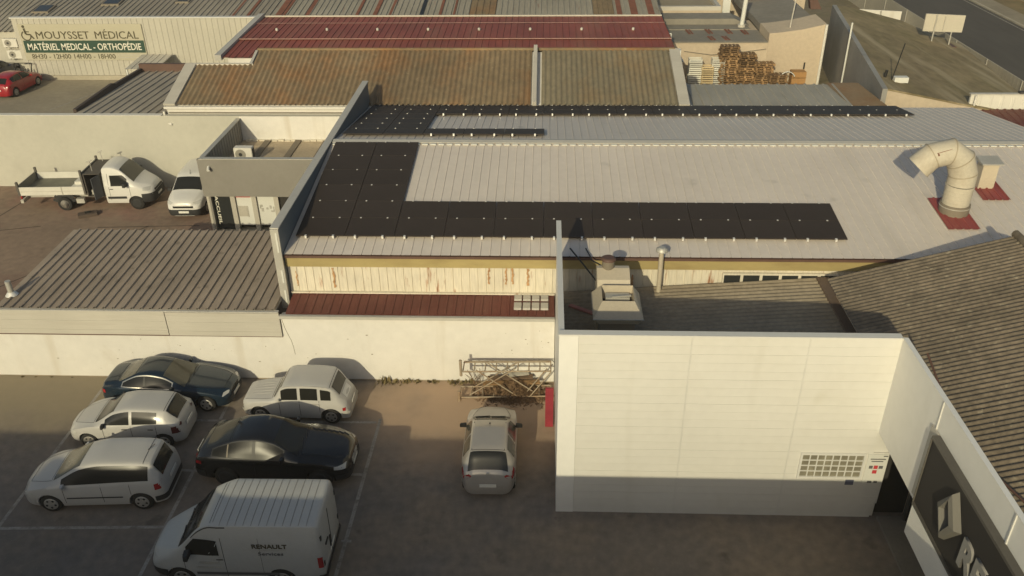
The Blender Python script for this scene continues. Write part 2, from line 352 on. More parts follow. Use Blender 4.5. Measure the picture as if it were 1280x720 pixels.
mb = MB(); mb.box(41.5, 41.75, 20, 180, 0, .13); struct(mb, 'street_kerb', kerbm)
mb = MB(); mb.box(41.75, 43.6, 20, 180, 0, .12); struct(mb, 'far_pavement', gravel)
# parking bay markings
mb = MB()
def stripe(x0, y0, x1, y1, w=.11, z=.012):
    d = Vector((x1-x0, y1-y0, 0)).normalized(); n = Vector((-d.y, d.x, 0))*w/2
    mb.add([(x0-n.x, y0-n.y, z), (x1-n.x, y1-n.y, z), (x1+n.x, y1+n.y, z), (x0+n.x, y0+n.y, z)], [(0, 1, 2, 3)])
stripe(-15.85, 17.35, -15.8, 24.8); stripe(-10.95, 14.0, -10.98, 24.6); stripe(-5.62, 13.0, -5.5, 22.75)
for x0, y0, x1, y1 in ((-22, 17.25, -11.0, 17.66), (-15.8, 20.1, -5.6, 20.0), (-15.8, 22.5, -5.6, 22.55), (-15.8, 14.2, -5.6, 14.3)):
    stripe(x0, y0, x1, y1, z=.016)
stripe(-5.7, 17.25, -5.4, 17.26, .1, .02)
struct(mb, 'parking_bay_lines', linem)
mb = MB(); stripe(-33.5, 55, -31, 61.5, .12, .014); struct(mb, 'rear_bay_line', linem)
# tar repairs and joints in the yard
mb = MB()
for pts in (((-40, 33), (-24.9, 37.3)), ((-24, 30.8), (-19.5, 37.4)), ((-28, 36), (-27.2, 41)), ((-22, 37.2), (-17, 37.5))):
    stripe(pts[0][0], pts[0][1], pts[1][0], pts[1][1], .06, .012)
struct(mb, 'tar_joints', M('tar_joint', (.06, .045, .035), .9, .2, 2))

# ------------------------------------------------------------------ boundary wall behind the parked cars
t = thing('boundary_wall', 'long cream rendered wall behind the parked cars, stepped up at its right half', 'wall')
mb = MB(); mb.box(-24, -9.15, 24.95, 25.24, 0, 1.93); mb.box(-9.15, .40, 24.95, 25.24, 0, 2.68); mb.build('rendered_wall', cream, t)
mb = MB(); mb.box(-24, -9.16, 24.945, 24.955, 0, .04); mb.box(-9.15, .4, 24.94, 24.955, 0, .05); mb.build('base_stain', M('base_dirt', (.3, .25, .18), .95, .2, 2), t)
mb = MB(); cp = [(-9.12, 2.6), (-9.05, 2.2), (-8.98, 1.95), (-8.9, 1.7), (-8.86, 1.45), (-8.84, 1.1)]
for a_, b_ in zip(cp, cp[1:]): mb.bar((a_[0], 24.947, a_[1]), (b_[0], 24.947, b_[1]), .012, .012)
mb.build('hairline_crack', M('crack_grey', (.2, .17, .13), .9, .1, 1), t)
mb = MB()
for k in range(46):
    x = random.choice([random.uniform(-14, -11), random.uniform(-1.5, .2), random.uniform(-18, 0)]); z = random.uniform(.3, 2.3 if x > -9 else 1.7); r_ = random.uniform(.008, .03)
    mb.box(x-r_, x+r_*random.uniform(.5, 2), 24.944, 24.949, z-r_*.6, z+r_*.6)
mb.build('scuff_marks', M('scuff', (.3, .26, .2), .9, .1, 1), t)
t = thing('lean_to_roof', 'narrow maroon sheet roof strip above the cream wall', 'roof')
mb = MB(); mb.prism([(24.99, 2.69), (26.15, 2.69), (26.15, 2.94), (24.99, 2.80)], 'x', -8.95, .4); mb.build('roof_base', redstrip, t)
mb = MB(); mb.corr((-8.95, 24.93, 2.825), (.4, 24.93, 2.825), (-8.95, 26.15, 2.965), .31, .03, 'trap', 2, .002); mb.build('maroon_sheet', redstrip, t)
mb = MB(); mb.box(-9.15, .40, 24.80, 24.94, 2.68, 2.79); mb.build('gutter', flash_pale, t)
mb = MB(); mb.box(-9.02, .40, 26.06, 26.15, 2.985, 3.03); mb.build('upper_flashing', rusty, t)
mb = MB()
for i in range(4): mb.box(-1.02+i*.31, -.76+i*.31, 25.22, 25.6, 2.89, 2.97)
for i in range(4): mb.box(-1.02+i*.31, -.76+i*.31, 25.72, 26.02, 2.95, 3.03)
o = one(mb, 'pavers', flash_pale, 'eight pale paving slabs laid in two rows on the maroon roof strip', 'paving slabs')

# ------------------------------------------------------------------ canopy on the left
t = thing('canopy', 'grey ribbed metal canopy roof between the parking lot wall and the yard', 'canopy')
mb = MB(); mb.corr((-19.25, 24.93, 2.95), (-9.3, 24.93, 2.95), (-19.25, 30.85, 3.06), .335, .055, 'trap', 3, .004); mb.build('roof_sheet', canopy_m, t)
mb = MB(); mb.box(-19.2, -9.3, 25.0, 30.8, 2.86, 2.93)
for y in (26, 28, 30.4): mb.box(-19.2, -9.3, y, y+.1, 2.72, 2.86)
mb.build('purlins', galv, t)
for x in (-18.9, -15.5, -12.3, -9.6):
    mb = MB(); mb.box(x-.07, x+.07, 30.5, 30.64, 0, 2.72); mb.build('post', galv, t)
for x0, x1, dz in ((-24, -13.21, .0), (-13.18, -9.17, -.02)):
    mb = MB()
    for k in range(5): mb.box(x0, x1, 24.86+.006*(k % 2), 24.93, 1.93+dz+k*.19, 1.93+dz+k*.19+.187)
    mb.build('fascia_panel', panelm, t)
mb = MB(); mb.box(-24, -9.17, 24.90, 24.95, 1.86, 1.905); mb.build('drip_edge', brownm, t)
mb = MB(); mb.box(-24, -9.17, 24.84, 24.98, 2.885, 2.93); mb.build('top_flashing', flash_pale, t)
t = thing('vent_pipe', 'short metal vent pipe with shiny collar at the left edge of the grey canopy roof', 'vent pipe')
mb = MB(); mb.tube([(-19.05, 25.75, 2.9), (-19.05, 25.75, 3.55)], .10, 12); mb.build('pipe', galv, t)
mb = MB(); mb.tube([(-19.05, 25.75, 2.99), (-19.05, 25.75, 3.12)], [.22, .11], 14); mb.build('collar', alu, t)

# ------------------------------------------------------------------ main warehouse with solar roof
t = wh = thing('warehouse', 'long low warehouse with pale metal gable roof and rusty cream front under an ochre fascia', 'warehouse')
mb = MB(); mb.prism([(26.2, 0), (42.55, 0), (42.55, 4.26), (34.4, 5.46), (26.2, 4.48)], 'x', -9.04, 21.4); mb.build('wall', cream, t)
mb = MB(); mb.corr((.9, 26.185, 2.3), (21.35, 26.185, 2.3), (.9, 26.185, 4.2), .29, .03, 'seam', 1); mb.corr((-9.0, 26.185, 2.9), (.9, 26.185, 2.9), (-9, 26.185, 4.2), .29, .03, 'seam', 1)
mb.build('rusty_cladding', rusty, t)
for xs in (-7.42, -1.92, -1.32, -1.08, -.55, 3.1, -8.75):
    mb = MB(); K = 10; z0 = random.uniform(3.25, 3.5); h_ = random.uniform(.35, .75) if xs != -7.42 else .8; vs = []
    for k in range(K+1):
        w_ = random.uniform(.012, .05)*(1 if xs > -8 else .6); dx = random.uniform(-.02, .02); z = z0+h_*k/K-.1
        vs += [(xs+dx-w_, 26.15, z), (xs+dx+w_, 26.15, z)]
    mb.add(vs, [(2*k, 2*k+1, 2*k+3, 2*k+2) for k in range(K)]); mb.build('rust_run', M('orange_rust', (.44, .26, .13), .9, .3, 6), t)
mb = MB(); mb.box(-9.04, 21.4, 26.06, 26.15, 4.07, 4.45); mb.build('ochre_fascia', olive, t)
mb = MB(); mb.box(-9.04, 21.45, 25.97, 26.12, 4.455, 4.55); mb.build('gutter', brownm, t)
SF = (5.58-4.60)/(34.4-25.98); SB = (5.58-4.35)/(42.65-34.4)
mb = MB(); mb.corr((-9.04, 25.98, 4.60), (21.5, 25.98, 4.60), (-9.04, 34.4, 5.58), .345, .022, 'seam', 4, .002); mb.build('front_roof_sheet', white_roof, t)
mb = MB(); mb.corr((-9.04, 34.4, 5.58), (21.5, 34.4, 5.58), (-9.04, 42.65, 4.35), .345, .022, 'seam', 4, .002); mb.build('rear_roof_sheet', white_roof, t)
mb = MB(); mb.prism([(34.16, 5.59), (34.4, 5.63), (34.6, 5.60), (34.6, 5.62), (34.4, 5.66), (34.16, 5.62)], 'x', -9.0, 21.5); mb.build('ridge_cap', flash_pale, t)
mb = MB()
for i in range(88): mb.box(-8.95+i*.345, -8.95+i*.345+.24, 34.0, 34.11, 5.56, 5.60)
mb.build('ridge_closure', doorw, t)
mb = MB(); mb.prism([(25.9, 2.55), (42.75, 2.55), (42.75, 5.62), (25.9, 5.62)], 'x', -9.30, -9.06); mb.build('side_parapet', flash_m, t)
mb = MB(); mb.box(-9.33, -9.03, 25.87, 42.8, 5.625, 5.67); mb.build('parapet_cap', flash_pale, t)
mb = MB(); mb.box(-9.32, -9.04, 25.82, 25.895, 2.5, 5.62); mb.build('parapet_front_trim', galv, t)
for z in (4.75, 3.55, 2.75):
    mb = MB(); mb.box(-9.16, -9.10, 25.80, 25.815, z, z+(.75 if z > 4 else .5)); mb.build('white_plate', doorw, t)
mb = MB(); mb.box(21.42, 21.55, 26, 42.6, 4.0, 4.3); mb.build('end_flashing', flash_pale, t)
# ribbon window right of the cowls
x = 6.2
for i in range(6):
    fr = MB(); a, b = x+i*.66, x+i*.66+.66
    fr.box(a, b, 26.08, 26.16, 3.36, 3.42); fr.box(a, b, 26.08, 26.16, 3.86, 3.93); fr.box(a, a+.05, 26.08, 26.16, 3.42, 3.86); fr.box(b-.05, b, 26.08, 26.16, 3.42, 3.86)
    wo = fr.build('window', rusty, t)
    pn = MB(); pn.box(a+.05, b-.05, 26.10, 26.14, 3.42, 3.86); pn.build('pane', dglass, wo)

# solar panels ------------------------------------------------------
def make_panel(with_end):
    mb = MB(); mb.box(0, 1.741, 0, 1.178, -.02, .02)
    o = mb.build('solar_panel', solar)
    for x in (.36, 1.34):
        k = MB(); k.box(x-.028, x+.028, 1.155, 1.205, .02, .034); c = k.build('clamp', alu, o)
    if with_end:
        for x in (.36, 1.34):
            k = MB(); k.box(x-.035, x+.035, -.08, .01, -.06, .045); k.build('end_bracket', alu, o)
    return o
pA = make_panel(False); pB = make_panel(True)
usedp = {0: False, 1: False}
def put_panel(x, y, slope, end, label, group, yup):
    src = pB if end else pA
    if not usedp[end]: o = src; usedp[end] = True
    else:
        o = src.copy(); C.objects.link(o)
        for ch in src.children:
            c = ch.copy(); C.objects.link(c); c.parent = o
    if slope > 0: z = 4.60+SF*(y-25.98)
    else: z = 5.58-SB*(y-34.4)
    o.location = (x, y, z+.11); o.rotation_euler = (math.atan(SF) if slope > 0 else -math.atan(SB), 0, 0)
    tag(o, label, 'solar panel', group)
for i in range(6):
    for j in range(2):
        put_panel(-8.82+j*1.765, 26.97+i*1.185, 1, 1 if i == 0 else 0, 'front slope solar panel, %s column of corner block, %s row from eave' % (['outer', 'inner'][j], ORD[i+1]), 'solar panels on the front roof slope', 0)
for i in range(2):
    for j in range(9):
        put_panel(-5.29+j*1.762, 26.97+i*1.185, 1, 1 if i == 0 else 0, 'front slope solar panel, %s from left in %s row of eave strip' % (ORD[j+1], ['lower', 'upper'][i]), 'solar panels on the front roof slope', 0)
for i in range(6):
    for j in range(2):
        put_panel(-8.82+j*1.765, 35.35+i*1.185, -1, 0, 'rear slope solar panel, %s column by the parapet, %s row behind ridge' % (['outer', 'inner'][j], ORD[i+1]), 'solar panels on the rear roof slope', 0)
for j in range(3):
    put_panel(-5.29+j*1.762, 35.35, -1, 1, 'rear slope solar panel, %s from left in short row behind ridge' % ORD[j+1], 'solar panels on the rear roof slope', 0)
for i in range(2):
    for j in range(13):
        put_panel(-5.29+j*1.762, 40.09+i*1.185, -1, 1 if i == 0 else 0, 'rear slope solar panel, %s from left in %s row of rear eave strip' % (ORD[j+1], ['near', 'far'][i]), 'solar panels on the rear roof slope', 0)

# gooseneck duct ----------------------------------------------------
def roofz(y): return 4.60+SF*(y-25.98)
t = thing('gooseneck_duct', 'large cream gooseneck exhaust duct rising from the pale roof on a red flashing', 'exhaust duct')
bx, by = 14.92, 29.0
mb = MB(); mb.tube([(bx, by, 5.3), (bx, by, 6.05)], .47, 24); mb.build('riser', duct_m, t)
path = [(bx, by, 6.06), (bx, by+.01, 6.46), (bx-.22, by+.03, 6.98), (bx-.62, by+.05, 7.26), (bx-1.22, by+.06, 7.1), (bx-1.62, by+.06, 6.66)]
rad = [.475, .485, .485, .475, .465, .475]
mb = MB(); mb.tube(path, rad, 24, caps=False); e = mb.build('elbow', duct_m, t)
e.data.polygons.foreach_set('use_smooth', [True]*len(e.data.polygons)); 
d_ = (Vector(path[5])-Vector(path[4])).normalized()
mb = MB(); mb.tube([Vector(path[5])-d_*.12, Vector(path[5])-d_*.1], [.44, .44], 24); mb.build('dark_throat', void_m, t)
for k in range(1, 5):
    a = Vector(path[k]); dd = (Vector(path[k+1])-Vector(path[k-1])).normalized()
    mb = MB(); mb.tube([a-dd*.018, a+dd*.018], rad[k]+.012, 24); mb.build('seam_ring', M('duct_seam', (.36, .31, .23), .6, .1, 2), t)
mb = MB(); mb.tube([(bx, by, 6.0), (bx, by, 6.05)], .495, 24); mb.build('joint_band', duct_m, t)
for k in range(4):
    mb = MB(); mb.tube([(bx, by, 5.42+k*.14), (bx, by, 5.435+k*.14)], .478, 24); mb.build('swage_ring', duct_m, t)
mb = MB(); mb.tube([(bx, by, roofz(by)-.1), (bx, by, 5.32)], .52, 24); mb.build('base_collar', duct_band, t)
mb = MB(); mb.tube([(bx, by, 5.22), (bx, by, 5.25)], .535, 24); mb.build('collar_bead', galv, t)
mb = MB(); mb.corr((14.3, 27.75, roofz(27.75)+.05), (15.42, 27.75, roofz(27.75)+.05), (14.3, 29.9, roofz(29.9)+.05), .28, .03, 'trap'); mb.build('base_flashing', red_flash, t)
mb = MB(); mb.bar((bx-1.25, by-.33, 7.34), (bx-.75, by-.3, 7.5), .05, .012); mb.bar((bx-1.2, by-.42, 7.28), (bx-1.2, by-.2, 7.42), .05, .012); mb.build('rust_mark', rust_plain, t)
t = thing('roof_vent', 'small square roof vent with tilted cap beside the large duct', 'roof vent')
mb = MB(); mb.box(16.42, 17.0, 30.6, 31.1, roofz(30.6)-.1, 6.12); mb.build('vent_shaft', hood_m, t)
mb = MB(); mb.hull8([(16.32, 30.5, 6.16), (17.12, 30.5, 6.16), (17.12, 31.15, 6.16), (16.32, 31.15, 6.16)], [(16.32, 30.5, 6.2), (17.12, 30.5, 6.2), (17.12, 31.15, 6.3), (16.32, 31.15, 6.3)]); mb.box(16.44, 16.98, 30.62, 31.08, 6.12, 6.16); mb.build('vent_cap', galv, t)
mb = MB(); mb.corr((16.3, 29.75, roofz(29.75)+.05), (17.3, 29.75, roofz(29.75)+.05), (16.3, 31.4, roofz(31.4)+.05), .28, .04, 'trap'); mb.build('base_flashing', red_flash, t)

# ------------------------------------------------------------------ dealership on the right
t = thing('dealership', 'ivory clad dealership building with fibre cement roofs at the right of the parking lot', 'building')
mb = MB()
mb.box(.52, 9.2, 18.66, 18.78, 0, 6.2); mb.box(9.2, 9.66, 18.66, 18.8, 0, 3.4)
mb.prism([(.5, 0), (9.6, 0), (9.6, 3.55), (.5, 2.8)], 'y', 18.8, 25.6)
mb.build('wall_core', ivory, t)
mb = MB()
nz = 23; ph = 6.22/nz
for a, b in ((.93, 3.845), (3.875, 6.865), (6.895, 9.21)):
    for k in range(nz):
        o2 = 0.0015*((k*7) % 3)
        mb.box(a, b, 18.60-o2, 18.655, k*ph+.002, (k+1)*ph-.002)
nb = int(3.1/ph)
for k in range(9): mb.box(9.213, 9.66-(.05 if k < 2 else 0)-(.06 if k < 1 else 0), 18.601, 18.655, k*ph+.004, (k+1)*ph-.003)
mb.build('plank_cladding', ivory, t)
mb = MB()
for x in (3.86, 6.88): mb.box(x-.012, x+.012, 18.596, 18.66, 0, 6.2)
mb.build('joint_trim', ivory_trim, t)
mb = MB(); mb.box(.42, .925, 18.585, 18.66, 0, 6.22); mb.box(.42, .53, 18.66, 25.45, 0, 6.16); mb.build('corner_cladding', grey_clad, t)
mb = MB(); mb.box(.40, 9.2, 18.57, 18.80, 6.22, 6.27); mb.box(.40, .56, 18.80, 25.47, 6.16, 6.21); mb.build('coping', ivory_trim, t)
zl = lambda x: 3.12+.075*(x-.55)
mb = MB(); mb.corr((.56, 26.1, zl(.56)), (.56, 18.8, zl(.56)), (9.42, 26.1, zl(9.42)), .22, .05, 'sine', 4, .003); mb.build('low_roof_sheet', low_fib, t)
mb = MB(); mb.box(9.36, 9.78, 18.8, 25.95, 3.80, 3.89); mb.build('valley_flashing', M('brown_flashing', (.16, .115, .085), .7, .12, 1), t)
zb_ = lambda x: 4.45+.29*(x-9.3)
mb = MB(); mb.corr((9.31, 24.85, zb_(9.31)), (9.31, 3.0, zb_(9.31)), (14.95, 24.85, zb_(14.95)), .18, .045, 'sine', 5, .004); mb.build('high_roof_sheet', fib_roof, t)
mb = MB(); mb.corr((14.95, 24.85, zb_(14.95)), (14.95, 3.0, zb_(14.95)), (20.5, 24.85, 4.4), .18, .045, 'sine', 2, .004); mb.build('far_roof_sheet', fib_roof, t)
mb = MB(); mb.tube([(14.95, 24.9, zb_(14.95)+.03), (14.95, 3, zb_(14.95)+.03)], .13, 10); mb.build('ridge_roll', fib_roof, t)
mb = MB(); mb.prism([(9.66, 0), (20.3, 0), (20.3, 4.3), (14.95, zb_(14.95)-.08), (9.66, 4.4)], 'y', 18.9, 24.7); mb.prism([(10.6, 0), (20.3, 0), (20.3, 4.3), (14.95, zb_(14.95)-.08), (9.66, 4.4), (9.66, 3.2), (10.6, 3.2)], 'y', 3.1, 18.9); mb.build('high_wall', beige_wall, t)
mb = MB()
for y0, y1 in ((18.6, 15.97), (15.95, 12.45), (12.43, 8.6), (8.58, 4.0)): mb.box(9.20, 9.29, y1, y0, 3.17, 6.26)
mb.build('side_fascia', grey_clad, t)
mb = MB(); mb.box(9.185, 9.31, 4, 18.58, 6.265, 6.29); mb.build('side_coping', grey_clad, t)
for y in (15.96, 12.44, 8.59):
    mb = MB(); mb.box(9.175, 9.20, y-.02, y+.02, 5.46, 6.26); mb.build('fascia_joint', ivory_trim, t)
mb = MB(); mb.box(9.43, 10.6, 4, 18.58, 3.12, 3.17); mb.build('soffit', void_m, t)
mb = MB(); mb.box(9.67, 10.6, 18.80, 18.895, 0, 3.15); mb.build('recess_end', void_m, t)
mb = MB(); mb.box(10.5, 10.58, 4, 18.6, .1, 3.1); mb.build('recessed_glazing', dglass, t)
mb = MB()
for y in (18.4, 16.2, 14, 11.8): mb.box(10.42, 10.49, y-.04, y+.04, .1, 3.1)
mb.build('mullion', sign_frame, t)
mb = MB(); mb.box(9.75, 10.6, 4, 18.55, .0, .11); mb.build('threshold', M('threshold_stone', (.2, .18, .155), .9, .1, 1), t)
mb = MB(); mb.tube([(9.75, 18.3, 6.0), (9.9, 16, 5.0), (10.6, 13.5, 5.05), (11.2, 11, 5.2)], .03, 6); mb.build('roof_conductor', brownm, t)
# glass block window
fr = MB(); fr.box(7.22, 9.02, 18.55, 18.594, 1.50, 1.57); fr.box(7.22, 9.02, 18.55, 18.594, 2.36, 2.42); fr.box(7.22, 7.28, 18.55, 18.594, 1.57, 2.36); fr.box(8.96, 9.02, 18.55, 18.594, 1.57, 2.36)
for i in range(1, 8): fr.box(7.28+i*.21-.015, 7.28+i*.21+.015, 18.56, 18.594, 1.57, 2.36)
for i in range(1, 4): fr.box(7.28, 8.96, 18.563, 18.594, 1.57+i*.1975-.014, 1.57+i*.1975+.014)
wo = fr.build('window', ivory_trim, t)
mb = MB(); mb.box(7.28, 8.96, 18.585, 18.597, 1.57, 2.36); mb.build('glass_blocks', glassblock, wo)

t = thing('notice_board', 'white notice panel with red and dark pictograms beside the glass block window', 'notice')
mb = MB(); mb.box(9.08, 9.64, 18.575, 18.596, 1.32, 2.4); mb.build('board', doorw, t)
mb = MB(); mb.box(9.3, 9.41, 18.565, 18.574, 1.88, 2.0); mb.box(9.29, 9.41, 18.565, 18.574, 1.71, 1.83); mb.build('red_pictogram', red_ink, t)
mb = MB(); mb.box(9.17, 9.27, 18.565, 18.574, 1.89, 1.99); mb.box(9.44, 9.55, 18.565, 18.574, 1.89, 1.99); mb.box(9.16, 9.58, 18.565, 18.574, 2.22, 2.25); mb.box(9.2, 9.52, 18.565, 18.574, 2.14, 2.17)
mb.box(9.5, 9.62, 18.565, 18.574, 2.33, 2.36); mb.box(9.22, 9.34, 18.565, 18.574, 1.36, 1.43); mb.box(9.4, 9.5, 18.565, 18.574, 1.36, 1.43); mb.build('dark_print', letter_g, t)
t = thing('wall_plate', 'small blue and white sticker plate below the glass block window', 'sticker')
mb = MB(); mb.box(8.62, 8.85, 18.575, 18.594, 1.26, 1.44); mb.build('blue_half', sticker_blue, t)
mb = MB(); mb.box(8.852, 9.06, 18.575, 18.594, 1.26, 1.44); mb.build('white_half', doorw, t)

# lettered sign on the side fascia
t = thing('fascia_sign', 'charcoal sign board with chrome diamond emblem and raised letters on the side fascia', 'sign')
mb = MB(); mb.box(9.05, 9.195, 6.0, 15.72, 3.42, 5.40); mb.build('sign_face', sign_dark, t)
mb = MB(); mb.box(9.15, 9.195, 15.74, 16.12, 3.34, 5.48); mb.build('end_trim', M('sign_end_trim', (.42, .4, .36), .5, .05, 1), t)
mb = MB(); mb.box(9.01, 9.19, 15.72, 15.735, 3.42, 5.40); mb.box(9.01, 9.19, 6.0, 15.72, 5.40, 5.48); mb.box(9.01, 9.19, 6.0, 15.72, 3.34, 3.42); mb.build('sign_frame', sign_frame, t)
mb = MB(); mb.box(9.02, 9.195, 6.0, 15.70, 2.42, 3.33); mb.build('lower_panel', grey_clad, t)
# lozenge emblem: a broad diamond ring with a slanting opening
def loz(y, z, x): return (x, y, z)
yc, zc = 14.12, 4.52
out = [(yc, zc+.72), (yc-.52, zc), (yc, zc-.72), (yc+.52, zc)]; inn = [(yc+.03, zc+.38), (yc-.2, zc+.0), (yc-.03, zc-.38), (yc+.2, zc-.0)]
mb = MB()
for i in range(4):
    j = (i+1) % 4
    mb.add([(9.045, *out[i]), (9.045, *out[j]), (9.045, *inn[j]), (9.045, *inn[i]), (8.90, *[(a*.75+b*.25) for a, b in zip(out[i], inn[i])]), (8.90, *[(a*.75+b*.25) for a, b in zip(out[j], inn[j])]), (8.86, *[(a*.25+b*.75) for a, b in zip(out[j], inn[j])]), (8.86, *[(a*.25+b*.75) for a, b in zip(out[i], inn[i])])],
           [(0, 1, 5, 4), (4, 5, 6, 7), (7, 6, 2, 3), (3, 2, 1, 0), (0, 4, 7, 3), (1, 2, 6, 5)])
mb.build('diamond_emblem', M('satin_emblem', (.16, .152, .135), .7, .04, 2, spec=.15, fine=.02), t)
fit_text('RENAULT', 4.15, .74, 'lettering', M('sign_letter_grey', (.27, .26, .245), .75, .04, 2, spec=.15, fine=.02), t, (9.02, 13.40, 3.93), (0, -1, 0), (0, 0, 1), ext=.03, bold=.035)

# rooftop cowl on the low roof
t = thing('exhaust_cowl', 'beige sheet metal exhaust cowl with flared open top above the low roof', 'roof cowl')
mb = MB(); mb.box(1.75, 2.8, 22.15, 23.1, 3.0, 4.42); mb.build('shaft', duct_band, t)
def ring4(x0, x1, y0, y1, z0, z1=None): z1 = z0 if z1 is None else z1; return [(x0, y0, z0), (x1, y0, z0), (x1, y1, z1), (x0, y1, z1)]
mb = MB(); vs = ring4(1.70, 2.87, 22.02, 23.25, 4.40)+ring4(1.50, 3.02, 21.85, 23.45, 4.66)+ring4(1.80, 2.78, 22.42, 23.2, 4.98, 5.08)+ring4(1.84, 2.74, 22.47, 23.15, 4.6)
mb.add(vs, [(3, 2, 1, 0)]+[(r*4+i, r*4+(i+1) % 4, r*4+4+(i+1) % 4, r*4+4+i) for r in range(3) for i in range(4)]+[(12, 13, 14, 15)]); mb.build('flared_hood', hood_m, t)
mb = MB(); mb.box(1.86, 2.72, 22.49, 23.13, 4.61, 4.64); mb.build('hood_throat', void_m, t)
mb = MB(); mb.hull8(ring4(1.92, 2.66, 22.75, 23.05, 4.66), ring4(1.92, 2.66, 22.75, 23.05, 4.9)); mb.bar((2.1, 22.72, 4.95), (2.7, 22.8, 4.95), .05, .05); mb.build('damper_flap', galv, t)
mb = MB(); mb.box(1.49, 3.03, 21.84, 21.86, 4.645, 4.675); mb.build('hood_bead', galv, t)
t = thing('fan_housing', 'boxy beige fan housing with rounded top and round cap behind the flared cowl', 'fan housing')
mb = MB(); mb.prism([(23.5, 3.0), (24.45, 3.0), (24.45, 5.0), (24.3, 5.18), (24.1, 5.2), (23.65, 5.02), (23.5, 4.8)], 'x', 1.70, 2.74); mb.build('housing', hood_m, t)
mb = MB(); mb.box(1.68, 2.76, 23.47, 23.52, 4.6, 4.64); mb.build('housing_seam', galv, t)
mb = MB(); mb.tube([(2.07, 24.2, 5.1), (2.07, 24.2, 5.45)], .2, 14); mb.build('cap_neck', duct_band, t)
mb = MB(); mb.tube([(2.07, 24.2, 5.45), (2.07, 24.2, 5.5), (2.07, 24.2, 5.54)], [.24, .24, .17], 16); mb.build('round_cap', brownm, t)
t = thing('flue_pipe', 'thin grey flue pipe with round cap standing against the ochre fascia', 'flue pipe')
mb = MB(); mb.tube([(3.98, 25.75, 3.25), (3.98, 25.75, 4.98)], .085, 10); mb.build('pipe', hood_m, t)
mb = MB(); mb.tube([(3.98, 25.75, 4.95), (3.98, 25.75, 5.03), (3.98, 25.75, 5.1)], [.2, .2, .1], 12); mb.build('cap', galv, t)
mb = MB(); mb.bar((.9, 25.0, 3.24), (2.1, 24.1, 3.3), .14, .06)
one(mb, 'steel_angle', M('faded_red_steel', (.4, .17, .16), .6, .1, 2), 'faded red steel angle lying in shade beside the flared cowl', 'steel bar')
mb = MB(); mb.tube([(.9, 26.0, 4.9), (1.3, 25.2, 4.75), (1.72, 24.3, 4.6)], .03, 6); one(mb, 'black_cable', black_m, 'black cable hanging from the roof edge to the fan housing, left of two', 'cable')
mb = MB(); mb.tube([(1.45, 26.35, 4.72), (1.65, 25.5, 4.7), (1.9, 24.4, 5.1)], .025, 6); one(mb, 'black_cable', black_m, 'short black cable from the solar roof to the round cap, right of two', 'cable')
mb = MB(); mb.box(3.55, 3.95, 18.95, 19.2, 3.1, 3.5); one(mb, 'junction_box', galv, 'small grey box in shade behind the ivory parapet, near the cowl', 'box', bev=.02)
t = thing('roof_stub', 'small grey vent stub on the low roof near the valley flashing', 'vent')
mb = MB(); mb.tube([(7.75, 21.6, 3.4), (7.75, 21.6, 4.05)], .09, 8); mb.build('pipe', hood_m, t)
mb = MB(); mb.tube([(7.75, 21.6, 4.05), (7.75, 21.6, 4.1)], .14, 8); mb.build('cap', hood_m, t)

# building at the camera side that throws the long shade over the lot
t = thing('shade_building', 'tall flat roofed building on the near side that shades the parking lot', 'building')
mb = MB(); mb.box(-45, 8.9, -8, 8, 0, 5.6); mb.build('wall', cream, t)
mb = MB(); mb.box(-45, 8.9, 7.75, 8, 5.6, 6.07); mb.box(-45, 8.9, -8, -7.75, 5.6, 5.93); mb.build('parapet', cream2, t)
mb = MB(); mb.box(-44.9, 8.8, -7.7, 7.7, 5.6, 5.64); mb.build('roof_felt', flat_roof, t)
# ================================================================== yard, kiosk and rear buildings
yardw = M('yard_wall_render', (.46, .445, .385), .85, .05, .3, (.37, .35, .3), .5, .56, .8, .5, bump=.1, bscale=12, fine=.03)
t = thing('yard_wall', 'tall pale rendered wall along the back of the delivery yard behind the tipper truck', 'wall')
mb = MB(); mb.box(-60, -9.4, 42.2, 42.48, 0, 4.0); mb.build('rendered_wall', yardw, t)
mb = MB(); mb.box(-60, -19.9, 42.17, 42.51, 4.0, 4.03); mb.build('coping', cream2, t)

t = thing('entrance_annex', 'taupe fronted entrance annex with white door panels between the yard and the warehouse', 'annex')
mb = MB(); mb.box(-16.05, -9.45, 36.55, 36.75, 2.0, 3.86); mb.build('front_fascia', kiosk_m, t)
mb = MB(); mb.box(-15.95, -9.45, 36.53, 36.77, 3.865, 3.90); mb.box(-15.97, -15.75, 36.78, 42.15, 3.865, 3.90); mb.build('coping', galv, t)
mb = MB(); mb.box(-15.93, -15.83, 36.76, 42.15, 0, 3.86); mb.build('side_wall', kiosk_m, t)
mb = MB(); mb.corr((-15.79, 42.15, 2.7), (-15.79, 36.8, 2.7), (-15.79, 42.15, 3.84), .33, .03, 'trap'); mb.build('inner_cladding', kiosk_in, t)
mb = MB(); mb.box(-15.8, -9.42, 42.155, 42.195, 2.5, 3.99); mb.build('rear_wall', cream, t)
mb = MB(); mb.box(-15.8, -9.4, 36.76, 42.15, 2.55, 2.70); mb.build('deck_roof', kiosk_roof, t)
mb = MB()
for x in (-14.6, -13.0, -11.5, -10.1): mb.box(x, x+.32, 36.8, 42.1, 2.70, 2.76)
mb.build('deck_batten', M('deck_batten', (.2, .165, .12), .85, .1, 1), t)
mb = MB()
for k in range(18): mb.box(-15.6+k*.34, -15.3+k*.34, 42.0+random.uniform(-.03, .03), 42.16, 2.7, 2.74+random.uniform(0, .05))
mb.build('crumbled_edge', rusty, t)
mb = MB(); mb.box(-15.8, -9.4, 37.3, 42.1, .0, 2.5); mb.build('inner_block', void_m, t)
for x in (-16.08, -14.95, -13.93, -12.86):
    mb = MB(); mb.box(x, x+.22, 36.85, 37.1, .06, 2.0); mb.build('post', frame_m, t)
